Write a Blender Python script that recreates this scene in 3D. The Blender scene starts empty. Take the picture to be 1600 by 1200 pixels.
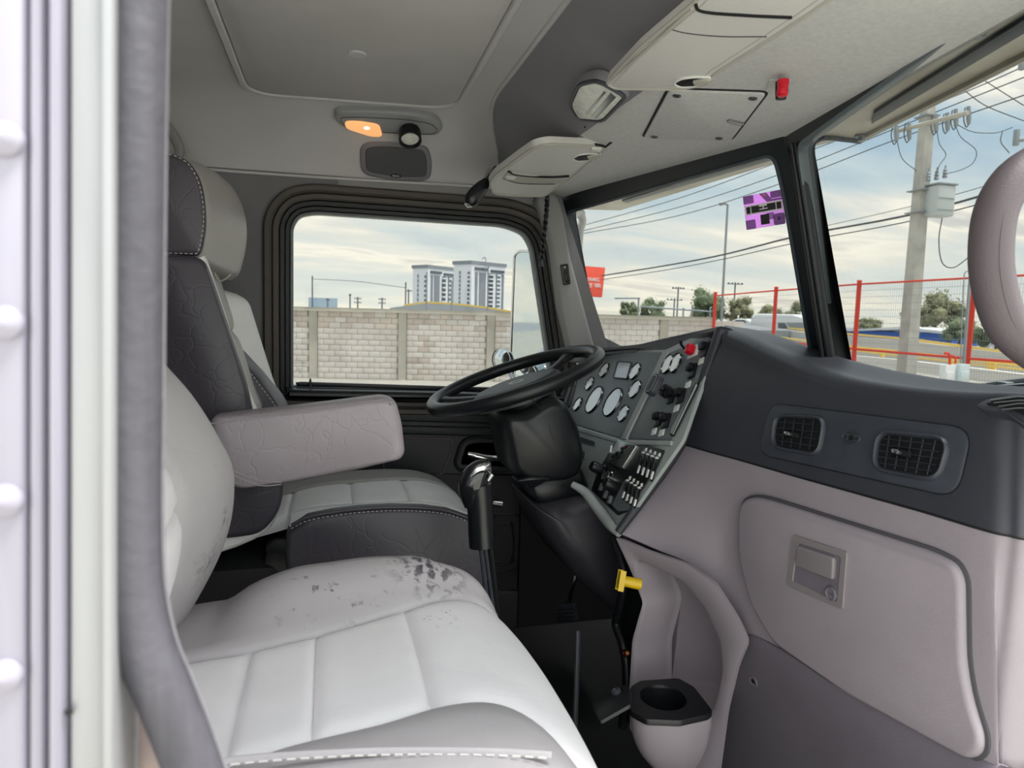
import bpy, bmesh, math, random
from mathutils import Vector, Matrix, noise
from math import sin, cos, tan, pi, radians, sqrt, atan2
random.seed(7)
SC = bpy.context.scene
COL = SC.collection
# ------------------------------------------------------------------ camera
F = 1067.0; YAW = radians(15.0); PITCH = radians(-5.6); ROLL = radians(1.45)
CAM = Vector((0, 0, 2.35))
FW = Vector((sin(YAW)*cos(PITCH), cos(YAW)*cos(PITCH), sin(PITCH)))
_r = Vector((cos(YAW), -sin(YAW), 0)); _u = _r.cross(FW)
RT = _r*cos(ROLL)+_u*sin(ROLL); UP = _u*cos(ROLL)-_r*sin(ROLL)
cd = bpy.data.cameras.new('camera'); co = bpy.data.objects.new('camera', cd); COL.objects.link(co)
m3 = Matrix((RT, UP, -FW)).transposed()
co.matrix_world = Matrix.Translation(CAM) @ m3.to_4x4()
cd.sensor_width = 36.0; cd.lens = F/1600*36.0; cd.clip_start = 0.02; cd.clip_end = 3000
cd.dof.use_dof = True; cd.dof.focus_distance = 1.5; cd.dof.aperture_fstop = 9.0
SC.camera = co
# ------------------------------------------------------------------ view + light
SC.view_settings.view_transform = 'Standard'; SC.view_settings.look = 'None'
SC.view_settings.gamma = 1.0; SC.view_settings.use_curve_mapping = False
SC.view_settings.exposure = 1.35
def build_world():
    w = bpy.data.worlds.new('sky'); SC.world = w; w.use_nodes = True
    nt = w.node_tree; N = nt.nodes; L = nt.links; N.clear()
    out = N.new('ShaderNodeOutputWorld'); bg = N.new('ShaderNodeBackground')
    tc = N.new('ShaderNodeTexCoord'); sp = N.new('ShaderNodeSeparateXYZ'); L.new(tc.outputs['Generated'], sp.inputs[0])
    mz = N.new('ShaderNodeMath'); mz.operation = 'MAXIMUM'; mz.inputs[1].default_value = 0.0; L.new(sp.outputs[2], mz.inputs[0])
    az = N.new('ShaderNodeMath'); az.operation = 'ADD'; az.inputs[1].default_value = 0.16; L.new(mz.outputs[0], az.inputs[0])
    dx = N.new('ShaderNodeMath'); dx.operation = 'DIVIDE'; L.new(sp.outputs[0], dx.inputs[0]); L.new(az.outputs[0], dx.inputs[1])
    dy = N.new('ShaderNodeMath'); dy.operation = 'DIVIDE'; L.new(sp.outputs[1], dy.inputs[0]); L.new(az.outputs[0], dy.inputs[1])
    cb = N.new('ShaderNodeCombineXYZ'); L.new(dx.outputs[0], cb.inputs[0]); L.new(dy.outputs[0], cb.inputs[1])
    mp = N.new('ShaderNodeMapping'); L.new(cb.outputs[0], mp.inputs[0])
    mp.inputs['Scale'].default_value = (0.42, 0.95, 1); mp.inputs['Rotation'].default_value = (0, 0, radians(-18)); mp.inputs['Location'].default_value = (1.7, 0.4, 0)
    n1 = N.new('ShaderNodeTexNoise'); n1.inputs['Scale'].default_value = 1.35; n1.inputs['Detail'].default_value = 9; n1.inputs['Roughness'].default_value = 0.56; n1.inputs['Distortion'].default_value = 0.35
    L.new(mp.outputs[0], n1.inputs['Vector'])
    cr = N.new('ShaderNodeValToRGB'); L.new(n1.outputs['Fac'], cr.inputs[0])
    e = cr.color_ramp.elements
    e[0].position = 0.36; e[0].color = (0.36, 0.50, 0.60, 1)
    e[1].position = 0.72; e[1].color = (0.42, 0.45, 0.47, 1)
    a = cr.color_ramp.elements.new(0.46); a.color = (0.50, 0.61, 0.66, 1)
    a = cr.color_ramp.elements.new(0.53); a.color = (0.68, 0.70, 0.67, 1)
    a = cr.color_ramp.elements.new(0.585); a.color = (0.90, 0.87, 0.77, 1)
    a = cr.color_ramp.elements.new(0.635); a.color = (0.52, 0.54, 0.55, 1)
    # warm haze at the horizon
    hr = N.new('ShaderNodeValToRGB'); L.new(mz.outputs[0], hr.inputs[0])
    h = hr.color_ramp.elements; h[0].position = 0.0; h[0].color = (0.62, 0.62, 0.62, 1); h[1].position = 0.24; h[1].color = (0, 0, 0, 1)
    mx = N.new('ShaderNodeMix'); mx.data_type = 'RGBA'; L.new(hr.outputs[0], mx.inputs[0]); L.new(cr.outputs[0], mx.inputs[6])
    mx.inputs[7].default_value = (0.90, 0.84, 0.66, 1)
    L.new(mx.outputs[2], bg.inputs[0]); bg.inputs[1].default_value = 1.30
    L.new(bg.outputs[0], out.inputs[0])
build_world()
sd = bpy.data.lights.new('sun', 'SUN'); sd.energy = 4.2; sd.angle = radians(25); sd.color = (1.0, 0.97, 0.92)
so = bpy.data.objects.new('sun', sd); COL.objects.link(so)
so.rotation_euler = Vector((-0.28, .17, -1.0)).to_track_quat('-Z', 'Y').to_euler()
# ------------------------------------------------------------------ picking points in space
def ray(px, py): return RT*((px-800)/F)+UP*((600-py)/F)+FW
def aX(px, py, v): k = ray(px, py); return CAM+k*((v-CAM.x)/k.x)
def aY(px, py, v): k = ray(px, py); return CAM+k*((v-CAM.y)/k.y)
def aZ(px, py, v): k = ray(px, py); return CAM+k*((v-CAM.z)/k.z)
def aD(px, py, d): return CAM+ray(px, py)*d
class Fr:
    "a plane in the cab: a, b along it, h out of it towards the cab door"
    def __init__(s, o, u, v):
        s.o = Vector(o); s.u = Vector(u).normalized(); n = s.u.cross(Vector(v)).normalized()
        if n.dot(CAM-s.o) < 0: n = -n
        s.n = n; v2 = n.cross(s.u).normalized()
        if v2.dot(Vector(v)) < 0: v2 = -v2
        s.v = v2
    def hit(s, px, py):
        k = ray(px, py); return CAM+k*((s.o-CAM).dot(s.n)/k.dot(s.n))
    def uv(s, px, py): p = s.hit(px, py)-s.o; return (p.dot(s.u), p.dot(s.v))
    def w(s, p): p = Vector(p)-s.o; return (p.dot(s.u), p.dot(s.v))
    def L(s, pts): return [s.uv(*p) if len(p) == 2 else s.w(p) for p in pts]
    def p(s, a, b, h=0): return s.o+s.u*a+s.v*b+s.n*h
    def M(s, a, b, h=0):
        m = Matrix((s.u, s.v, s.n)).transposed().to_4x4(); return Matrix.Translation(s.p(a, b, h)) @ m
def fr3(A, B, Cc): A, B, Cc = Vector(A), Vector(B), Vector(Cc); return Fr(A, B-A, Cc-A)
FY = lambda y: Fr((0, y, 2), (1, 0, 0), (0, 0, 1))
FZ = lambda z: Fr((0, 1, z), (1, 0, 0), (0, 1, 0))
# ------------------------------------------------------------------ 2D loops
def rnd(pts, r, n=5):
    out = []; m = len(pts)
    rr = r if isinstance(r, (list, tuple)) else [r]*m
    for i in range(m):
        p = Vector(pts[i]); a = Vector(pts[i-1])-p; b = Vector(pts[(i+1) % m])-p
        la, lb = a.length, b.length
        if la < 1e-9 or lb < 1e-9: out.append(tuple(p)); continue
        a /= la; b /= lb; ri = min(rr[i], la*.48, lb*.48)
        p0 = p+a*ri; p1 = p+b*ri
        for k in range(n+1):
            t = k/n; q = p0*(1-t)**2+p*2*t*(1-t)+p1*t*t; out.append(tuple(q))
    return out
def area(l): return sum(l[i-1][0]*l[i][1]-l[i][0]*l[i-1][1] for i in range(len(l)))/2
def off(l, d):
    "loop moved inwards by d"
    s = 1 if area(l) > 0 else -1; n = len(l); out = []
    for i in range(n):
        a = Vector(l[i])-Vector(l[i-1]); b = Vector(l[(i+1) % n])-Vector(l[i])
        if a.length < 1e-9: a = b
        if b.length < 1e-9: b = a
        if a.length < 1e-9: out.append(l[i]); continue
        a.normalize(); b.normalize(); t = a+b
        if t.length < 1e-6: t = a
        t.normalize(); nn = Vector((-t.y, t.x))*s; k = max(.5, a.dot(t)); out.append((l[i][0]+nn.x*d/k, l[i][1]+nn.y*d/k))
    return out
def circ(c, r, n=24, ry=None, rot=0):
    ry = ry or r
    o = []
    for i in range(n):
        x = r*cos(2*pi*i/n); y = ry*sin(2*pi*i/n); o.append((c[0]+x*cos(rot)-y*sin(rot), c[1]+x*sin(rot)+y*cos(rot)))
    return o
def rect(a0, b0, a1, b1): return [(a0, b0), (a1, b0), (a1, b1), (a0, b1)]
def byangle(l, c, n):
    "n points of the loop, one per direction from c"
    out = []
    for k in range(n):
        t = 2*pi*k/n; d = Vector((cos(t), sin(t))); best = None
        for i in range(len(l)):
            p = Vector(l[i-1])-Vector(c); q = Vector(l[i])-Vector(c); e = q-p
            den = d.x*e.y-d.y*e.x
            if abs(den) < 1e-12: continue
            s = (p.x*e.y-p.y*e.x)/den; u = (p.x*d.y-p.y*d.x)/den
            if s > 0 and -1e-6 <= u <= 1+1e-6 and (best is None or s > best): best = s
        out.append((c[0]+d.x*(best or .01), c[1]+d.y*(best or .01)))
    return out
# ------------------------------------------------------------------ mesh pieces
def loops(bm, ls, close=True, cap0=True, cap1=True, ring=False, mi=0):
    vs = [[bm.verts.new(p) for p in l] for l in ls]; n = len(ls[0]); fs = []
    R = range(len(vs)) if ring else range(len(vs)-1)
    for i in R:
        A = vs[i]; B = vs[(i+1) % len(vs)]
        for j in range(n if close else n-1):
            k = (j+1) % n
            try: f = bm.faces.new((A[j], A[k], B[k], B[j])); f.material_index = mi; fs.append(f)
            except ValueError: pass
    if not ring and close:
        if cap0: fs.append(bm.faces.new(vs[0][::-1]))
        if cap1: fs.append(bm.faces.new(vs[-1]))
        for f in fs: f.material_index = mi
    return vs
def slab(bm, fr, l, h0, h1, bev=0, k=2, mi=0):
    if area(l) < 0: l = l[::-1]
    ls = [[fr.p(a, b, h0) for a, b in l]]
    if bev:
        ls.append([fr.p(a, b, h1-bev) for a, b in l])
        for i in range(1, k+1):
            t = pi/2*i/k; q = off(l, bev*(1-cos(t))); ls.append([fr.p(a, b, h1-bev+bev*sin(t)) for a, b in q])
    else: ls.append([fr.p(a, b, h1) for a, b in l])
    loops(bm, ls, mi=mi)
def ring(bm, fr, o, i, h0, h1, bev=0):
    if len(o) != len(i):
        c = (sum(p[0] for p in i)/len(i), sum(p[1] for p in i)/len(i)); n = 96
        o = byangle(o, c, n); i = byangle(i, c, n)
    if bev: seq = [(o, h0), (o, h1-bev), (off(o, bev*.7), h1), (off(i, -bev*.7), h1), (i, h1-bev), (i, h0)]
    else: seq = [(o, h0), (o, h1), (i, h1), (i, h0)]
    loops(bm, [[fr.p(a, b, h) for a, b in l] for l, h in seq], ring=True)
def tube(bm, pts, r, n=10, closed=False, flat=1.0, up=None):
    pts = [Vector(p) for p in pts]; m = len(pts); ls = []; prev = None
    for i, p in enumerate(pts):
        t = (pts[(i+1) % m]-pts[i-1]) if closed else (pts[min(i+1, m-1)]-pts[max(i-1, 0)])
        t.normalize()
        if prev is None:
            prev = Vector(up) if up else (Vector((0, 0, 1)) if abs(t.z) < .9 else Vector((1, 0, 0)))
        a = prev-t*prev.dot(t)
        if a.length < 1e-6: a = t.orthogonal()
        a.normalize(); prev = a; b = t.cross(a); rr = r[i] if isinstance(r, (list, tuple)) else r
        ls.append([p+a*(rr*cos(2*pi*k/n))+b*(rr*flat*sin(2*pi*k/n)) for k in range(n)])
    loops(bm, ls, ring=closed)
def lathe(bm, M, prof, n=24, mi=0, cap0=True):
    loops(bm, [[M @ Vector((r*cos(2*pi*k/n), r*sin(2*pi*k/n), z)) for k in range(n)] for r, z in [(max(r, 1e-5), z) for r, z in prof]], mi=mi, cap0=cap0)
def box(bm, c, s, M=None, bev=0):
    M = M or Matrix.Identity(4); c = Vector(c); g = bmesh.ops.create_cube(bm, size=1)
    for v in g['verts']: v.co = M @ (c+Vector((v.co.x*s[0], v.co.y*s[1], v.co.z*s[2])))
    if bev:
        ed = list({e for v in g['verts'] for e in v.link_edges}); bmesh.ops.bevel(bm, geom=ed, offset=bev, segments=2, affect='EDGES', profile=.5)
def cr(P, t):
    "Catmull-Rom through the list P, t from 0 to 1"
    n = len(P)-1; x = min(max(t, 0), 1)*n; i = min(int(x), n-1); f = x-i
    p1, p2 = P[i], P[i+1]; p0 = P[i-1] if i > 0 else p1*2-p2; p3 = P[i+2] if i+2 <= n else p2*2-p1
    return (p1*2+(p2-p0)*f+(p0*2-p1*5+p2*4-p3)*f*f+(p1*3-p0-p2*3+p3)*f**3)*.5
def crl(P, n): P = [Vector(p) for p in P]; return [cr(P, i/n) for i in range(n+1)]
def lerp1(tab, x):
    if x <= tab[0][0]: return tab[0][1]
    for (a, b), (c, d) in zip(tab, tab[1:]):
        if x <= c: return b+(d-b)*(x-a)/(c-a)
    return tab[-1][1]
def sm1(tab, x):
    "smooth curve through the table"
    if x <= tab[0][0]: return tab[0][1]
    if x >= tab[-1][0]: return tab[-1][1]
    for i in range(len(tab)-1):
        if x <= tab[i+1][0]:
            x0, y0 = tab[i]; x1, y1 = tab[i+1]
            m0 = (y1-tab[i-1][1])/(x1-tab[i-1][0]) if i > 0 else (y1-y0)/(x1-x0)
            m1 = (tab[i+2][1]-y0)/(tab[i+2][0]-x0) if i+2 < len(tab) else (y1-y0)/(x1-x0)
            h = x1-x0; t = (x-x0)/h
            return (2*t**3-3*t*t+1)*y0+(t**3-2*t*t+t)*h*m0+(-2*t**3+3*t*t)*y1+(t**3-t*t)*h*m1
def sheet(bm, fn, nu, nv, th=0, back=None, mi=0):
    "open surface fn(u,v) given a thickness away from the cab side"
    P = [[Vector(fn(i/nu, j/nv)) for j in range(nv+1)] for i in range(nu+1)]
    V1 = [[bm.verts.new(p) for p in r] for r in P]
    for i in range(nu):
        for j in range(nv): bm.faces.new((V1[i][j], V1[i+1][j], V1[i+1][j+1], V1[i][j+1])).material_index = mi
    if th:
        b = Vector(back)*th
        V2 = [[bm.verts.new(p+b) for p in r] for r in P]
        for i in range(nu):
            for j in range(nv): bm.faces.new((V2[i][j], V2[i][j+1], V2[i+1][j+1], V2[i+1][j])).material_index = mi
        for i in range(nu):
            for j in (0, nv): bm.faces.new((V1[i][j], V1[i+1][j], V2[i+1][j], V2[i][j])).material_index = mi
        for j in range(nv):
            for i in (0, nu): bm.faces.new((V1[i][j], V1[i][j+1], V2[i][j+1], V2[i][j])).material_index = mi
# ------------------------------------------------------------------ objects
ORG = {}
def fin(me, ang=38):
    bm = bmesh.new(); bm.from_mesh(me); bmesh.ops.remove_doubles(bm, verts=bm.verts, dist=1e-5)
    bmesh.ops.recalc_face_normals(bm, faces=bm.faces)
    for f in bm.faces: f.smooth = True
    c = radians(ang)
    for e in bm.edges:
        if len(e.link_faces) == 2 and e.calc_face_angle(0) > c: e.smooth = False
    bm.to_mesh(me); bm.free()
def tag(o, label=None, cat=None, group=None, kind=None):
    for k, v in (('label', label), ('category', cat), ('group', group), ('kind', kind)):
        if v: o[k] = v
    return o
def empty(name, loc, label=None, cat=None, group=None, kind=None):
    o = bpy.data.objects.new(name, None); COL.objects.link(o); o.location = loc; o.empty_display_size = .05
    ORG[o] = Vector(loc); return tag(o, label, cat, group, kind)
def obj(name, bm, mat, parent=None, label=None, cat=None, group=None, kind=None, ang=38, org=None):
    me = bpy.data.meshes.new(name); bm.to_mesh(me); bm.free(); fin(me, ang)
    for m in (mat if isinstance(mat, (list, tuple)) else [mat]): me.materials.append(m)
    o = bpy.data.objects.new(name, me); COL.objects.link(o)
    if parent is not None: o.parent = parent; g = ORG[parent]
    else:
        vs = [v.co for v in me.vertices]
        g = Vector(org) if org else Vector(((min(v.x for v in vs)+max(v.x for v in vs))/2, (min(v.y for v in vs)+max(v.y for v in vs))/2, min(v.z for v in vs)))
        o.location = g
    me.transform(Matrix.Translation(-g)); ORG[o] = g
    return tag(o, label, cat, group, kind)
def B(): return bmesh.new()
def dup(o, loc, label=None):
    def cp(s, par):
        c = s.copy(); COL.objects.link(c)
        if par: c.parent = par
        for ch in [x for x in s.children]: cp(ch, c)
        return c
    r = cp(o, None); r.location = loc
    if label: r['label'] = label
    return r
def text(name, body, size, M, mat, parent, ext=.0004, align='CENTER'):
    cu = bpy.data.curves.new(name, 'FONT'); cu.body = body; cu.size = size; cu.extrude = ext; cu.align_x = align; cu.align_y = 'CENTER'
    cu.materials.append(mat); o = bpy.data.objects.new(name, cu); COL.objects.link(o); o.parent = parent
    bpy.context.view_layer.update(); me = bpy.data.meshes.new_from_object(o); me.name = name; bpy.data.objects.remove(o)
    o = bpy.data.objects.new(name, me); COL.objects.link(o); o.parent = parent
    if not me.materials: me.materials.append(mat)
    o.matrix_local = Matrix.Translation(-ORG[parent]) @ M; return o
# ------------------------------------------------------------------ materials
def srgb(h):
    h = h.lstrip('#'); c = [int(h[i:i+2], 16)/255 for i in (0, 2, 4)]
    return tuple((x/12.92 if x <= .04045 else ((x+.055)/1.055)**2.4) for x in c)+(1,)
def mat(name, col, rough=.5, metal=0, var=0.0, vs=20, bump=0, bs=300, spec=.5, col2=None, trans=0, detail=3, coat=0, spots=None):
    m = bpy.data.materials.new(name); m.use_nodes = True; nt = m.node_tree; N = nt.nodes; L = nt.links
    b = N['Principled BSDF']; c = srgb(col) if isinstance(col, str) else tuple(col)+(1,)
    b.inputs['Base Color'].default_value = c; b.inputs['Roughness'].default_value = rough; b.inputs['Metallic'].default_value = metal
    b.inputs['Specular IOR Level'].default_value = spec; b.inputs['Coat Weight'].default_value = coat
    g = N.new('ShaderNodeNewGeometry'); last = None
    if var or col2:
        n = N.new('ShaderNodeTexNoise'); n.inputs['Scale'].default_value = vs; n.inputs['Detail'].default_value = detail+2; L.new(g.outputs['Position'], n.inputs['Vector'])
        r = N.new('ShaderNodeValToRGB'); L.new(n.outputs['Fac'], r.inputs[0])
        c2 = srgb(col2) if col2 else tuple(max(0, x*(1-var)) for x in c[:3])+(1,)
        c1 = c if col2 else tuple(min(1, x*(1+var*.6)) for x in c[:3])+(1,)
        r.color_ramp.elements[0].position = .35; r.color_ramp.elements[1].position = .65
        r.color_ramp.elements[0].color = c2; r.color_ramp.elements[1].color = c1; last = r.outputs[0]
        L.new(last, b.inputs['Base Color'])
    for (cen, rad, scol, nsc, thr) in (spots or []):
        vm = N.new('ShaderNodeVectorMath'); vm.operation = 'DISTANCE'; L.new(g.outputs['Position'], vm.inputs[0]); vm.inputs[1].default_value = cen
        mr = N.new('ShaderNodeMapRange'); mr.inputs['From Min'].default_value = rad; mr.inputs['From Max'].default_value = rad*.25; L.new(vm.outputs['Value'], mr.inputs['Value'])
        n = N.new('ShaderNodeTexNoise'); n.inputs['Scale'].default_value = nsc; n.inputs['Detail'].default_value = 6; n.inputs['Roughness'].default_value = .65; L.new(g.outputs['Position'], n.inputs['Vector'])
        m2 = N.new('ShaderNodeMapRange'); m2.inputs['From Min'].default_value = thr; m2.inputs['From Max'].default_value = thr+.07; L.new(n.outputs['Fac'], m2.inputs['Value'])
        mu = N.new('ShaderNodeMath'); mu.operation = 'MULTIPLY'; L.new(mr.outputs[0], mu.inputs[0]); L.new(m2.outputs[0], mu.inputs[1])
        mx = N.new('ShaderNodeMix'); mx.data_type = 'RGBA'; L.new(mu.outputs[0], mx.inputs[0])
        if last: L.new(last, mx.inputs[6])
        else: mx.inputs[6].default_value = c
        mx.inputs[7].default_value = srgb(scol); last = mx.outputs[2]; L.new(last, b.inputs['Base Color'])
    if bump:
        n = N.new('ShaderNodeTexNoise'); n.inputs['Scale'].default_value = bs; n.inputs['Detail'].default_value = detail; L.new(g.outputs['Position'], n.inputs['Vector'])
        bp = N.new('ShaderNodeBump'); bp.inputs['Strength'].default_value = bump; bp.inputs['Distance'].default_value = .002; L.new(n.outputs['Fac'], bp.inputs['Height']); L.new(bp.outputs[0], b.inputs['Normal'])
    return m
def glow(name, col, s):
    m = mat(name, col, .4); b = m.node_tree.nodes['Principled BSDF']; b.inputs['Emission Color'].default_value = srgb(col); b.inputs['Emission Strength'].default_value = s; return m
def glassmat(name, tint=(.57, .575, .575), gl=.06):
    m = bpy.data.materials.new(name); m.use_nodes = True; N = m.node_tree.nodes; L = m.node_tree.links; N.clear()
    o = N.new('ShaderNodeOutputMaterial'); t = N.new('ShaderNodeBsdfTransparent'); g = N.new('ShaderNodeBsdfGlossy'); x = N.new('ShaderNodeMixShader')
    t.inputs[0].default_value = tint+(1,); g.inputs['Roughness'].default_value = .02; lw = N.new('ShaderNodeLayerWeight'); lw.inputs[0].default_value = .5
    pw = N.new('ShaderNodeMath'); pw.operation = 'POWER'; pw.inputs[1].default_value = 4.0; L.new(lw.outputs['Facing'], pw.inputs[0])
    ad = N.new('ShaderNodeMath'); ad.operation = 'MULTIPLY_ADD'; ad.inputs[1].default_value = gl*6; ad.inputs[2].default_value = .012; L.new(pw.outputs[0], ad.inputs[0]); L.new(ad.outputs[0], x.inputs[0])
    L.new(t.outputs[0], x.inputs[1]); L.new(g.outputs[0], x.inputs[2]); L.new(x.outputs[0], o.inputs[0]); return m
def leather(name, col, rough, spots=None, wr=.35, sc=55, var=.05):
    "leather: fine grain and a few soft creases"
    m = mat(name, col, rough, var=var, vs=9, spots=spots); N = m.node_tree.nodes; L = m.node_tree.links; b = N['Principled BSDF']
    g = N.new('ShaderNodeNewGeometry')
    v = N.new('ShaderNodeTexVoronoi'); v.feature = 'DISTANCE_TO_EDGE'; v.inputs['Scale'].default_value = sc*.35
    nz = N.new('ShaderNodeTexNoise'); nz.inputs['Scale'].default_value = 14; L.new(g.outputs['Position'], nz.inputs['Vector'])
    mx = N.new('ShaderNodeMix'); mx.data_type = 'VECTOR'; mx.inputs[0].default_value = .12; L.new(g.outputs['Position'], mx.inputs[4]); L.new(nz.outputs['Color'], mx.inputs[5]); L.new(mx.outputs[1], v.inputs['Vector'])
    mr = N.new('ShaderNodeMapRange'); mr.inputs['From Max'].default_value = .06; L.new(v.outputs['Distance'], mr.inputs['Value'])
    n = N.new('ShaderNodeTexNoise'); n.inputs['Scale'].default_value = 700; n.inputs['Detail'].default_value = 2; L.new(g.outputs['Position'], n.inputs['Vector'])
    a = N.new('ShaderNodeMath'); a.operation = 'MULTIPLY_ADD'; L.new(n.outputs['Fac'], a.inputs[0]); a.inputs[1].default_value = .12; L.new(mr.outputs[0], a.inputs[2])
    bp = N.new('ShaderNodeBump'); bp.inputs['Strength'].default_value = wr; bp.inputs['Distance'].default_value = .0016; L.new(a.outputs[0], bp.inputs['Height']); L.new(bp.outputs[0], b.inputs['Normal'])
    return m
M_ceil = mat('headliner_vinyl', '#c9c7c8', .62, var=.05, vs=4, bump=.25, bs=420)
M_head = mat('overhead_fabric', '#cfcfce', .75, var=.06, vs=120, bump=.35, bs=500)
M_arch = mat('overhead_riser_shade', '#85848a', .6, bump=.25, bs=420)  # darker than the headliner: the riser's shade is put into its colour
M_hatch = mat('hatch_lining', '#c2c0be', .7, var=.04, vs=6, bump=.2, bs=500)
M_wall = mat('side_trim', '#77767a', .7, var=.05, vs=12, bump=.2, bs=500)
M_wallR = mat('pillar_trim', '#8f8f90', .6, bump=.2, bs=500)
M_seal = mat('brown_rubber_seal', '#4c4744', .55, bump=.2, bs=300)
M_rub = mat('black_rubber', '#15181b', .45, bump=.1, bs=300)
M_gask = mat('windscreen_gasket', '#141a20', .42)
M_chrome = mat('chrome', '#d9dadb', .12, 1)
M_steel = mat('brushed_steel', '#aeb0b1', .35, 1)
M_door = mat('door_vinyl', '#1d2026', .5, bump=.2, bs=400)
M_doorlow = mat('lower_door_vinyl', '#252328', .6, bump=.2, bs=400)
M_black = mat('black_plastic', '#121418', .38, bump=.1, bs=500)
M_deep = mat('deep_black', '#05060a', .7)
M_wheel = mat('wheel_polyurethane', '#15171b', .36, bump=.15, bs=600)
M_hub = mat('wheel_pad', '#3a3d42', .45, bump=.2, bs=600)
M_dash = mat('dash_charcoal', '#34353d', .42, var=.08, vs=18, bump=.3, bs=900)
M_dplate = mat('vent_plate', '#393c45', .38, var=.12, vs=30, bump=.2, bs=900)
M_maroon = mat('dash_mauve_grey', '#988f97', .48, var=.04, vs=8, bump=.3, bs=900)
M_kick = mat('kick_panel_grey', '#706a74', .5, var=.06, vs=8, bump=.3, bs=900)
M_panel = mat('instrument_panel', '#666c70', .42, var=.08, vs=25, bump=.1, bs=700)
M_panel2 = mat('lower_panel', '#9aa0a0', .45, var=.06, vs=25, bump=.1, bs=700)
M_gface = mat('gauge_face', '#fbfcfb', .12, coat=1.0)  # whitened: sky reflected in the dial glass is put into the colour
M_lab = mat('white_marking', '#e4e5e2', .5)
M_red = mat('red_plastic', '#c8122a', .3)
M_yel = mat('yellow_plastic', '#e0b818', .4)
sp1 = [((0.135, .95, 1.99), .075, '#4b4650', 75, .50), ((0.0, .90, 1.985), .10, '#5c575f', 60, .60)]
M_ins = leather('light_seat_leather', '#eeeaee', .5, wr=.10, spots=[((.13, .85, 1.98), .06, '#6b6a6c', 90, .60)])
M_bol = leather('grey_seat_leather', '#b3aeb2', .5, spots=sp1, wr=.10)
M_bolb = leather('grey_backrest_leather', '#a9a6a9', .48, spots=[((-.16, .88, 2.05), .04, '#3c383e', 130, .5), ((-.14, .93, 2.08), .12, '#77727a', 60, .6)], wr=.10)
M_ins2 = leather('light_driver_seat_leather', '#f2f1f2', .5, wr=.2)
M_dl = leather('dark_seat_leather', '#45414a', .45, wr=.22)
M_hr = leather('headrest_leather', '#a5a3a1', .42, wr=.2)
M_arm = leather('armrest_leather', '#a89fa6', .45, wr=.3, sc=60)
M_thr = mat('stitching_thread', '#c9c6c4', .7)
M_vis = mat('visor_vinyl', '#cfcecb', .55, bump=.25, bs=300)
M_vise = mat('visor_binding', '#b5b3ab', .5)
M_glass = glassmat('window_glass')
M_mir = mat('mirror_glass', '#dfe6e8', .03, 1)
M_paint = mat('door_jamb_paint', '#94909f', .38, metal=.0, var=.08, vs=14, coat=.3)
M_paint2 = mat('door_jamb_aluminium', '#9a9a9e', .42, metal=.25, var=.08, vs=30)
M_foam = mat('grey_foam_seal', '#47454d', .6, var=.22, vs=25, bump=.4, bs=120)
M_grab = mat('grab_handle_grip', '#5d545a', .55, bump=.3, bs=500)
M_conc = mat('concrete', '#b8b4a8', .85, var=.12, vs=1.2, bump=.4, bs=20)
M_block = mat('cinder_block', '#e2dcd6', .9, col2='#cdc5bf', vs=.9, bump=.4, bs=40)
M_block2 = mat('cinder_block_stained', '#d6cabf', .9, col2='#bcb0a8', vs=1.4, bump=.4, bs=40)
M_mort = mat('mortar', '#a8a49d', .9)
M_ground = mat('pale_yard_concrete', '#a5a298', .9, var=.08, vs=.5)
M_road = mat('asphalt', '#8d9093', .9, var=.08, vs=.8)
M_redp = mat('red_fence_paint', '#d8412f', .5)
M_yelp = mat('yellow_barrier_paint', '#f8d468', .5)
M_white = mat('white_paint', '#e6e8e8', .4)
M_wht2 = mat('tower_white', '#eef0f2', .8)
M_gry = mat('tower_grey', '#868d94', .8)
M_dk = mat('tower_window', '#525c66', .4)
M_pole = mat('pole_concrete', '#bdbbb4', .9, var=.15, vs=3)
M_wire = mat('cable', '#4b4f52', .7)
M_gal = mat('galvanised', '#9aa0a4', .5, .6)
M_leaf = mat('foliage', '#7d8a68', .8, col2='#5c6a50', vs=.8)
M_leaf2 = mat('foliage_brown', '#93906c', .8, col2='#6f7455', vs=.8)
M_bark = mat('bark', '#6c5f50', .9)
M_blue = mat('blue_cladding', '#2c62b8', .6)
M_amber = glow('amber_lens', '#ffb878', .30)
M_bulb = glow('bulb_glow', '#ffe6b0', 1.2)
M_lens = mat('clear_lens', '#e9e9e2', .15, var=.1, vs=80, bump=.5, bs=200)
for m_ in (M_paint, M_paint2, M_foam):
    N = m_.node_tree.nodes; L = m_.node_tree.links; nz = [n for n in N if n.type == 'TEX_NOISE'][0]; mp = N.new('ShaderNodeMapping'); mp.inputs['Scale'].default_value = (1.6, 1.6, .10)
    L.new([n for n in N if n.type == 'NEW_GEOMETRY'][0].outputs['Position'], mp.inputs[0]); L.new(mp.outputs[0], nz.inputs['Vector']); nz.inputs['Scale'].default_value = 60
CY = 1.18   # middle of the cab
# ================================================================== OUTSIDE GROUND
bm = B(); sheet(bm, lambda u, v: (-120+u*400, -60+v*90, 0), 8, 4, .3, (0, 0, -1)); obj('ground', bm, M_ground, kind='structure')
bm = B(); sheet(bm, lambda u, v: (-300+u*900, 30.01+v*900, 0.0), 8, 8, .3, (0, 0, -1)); obj('road', bm, M_road, kind='structure')
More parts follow.
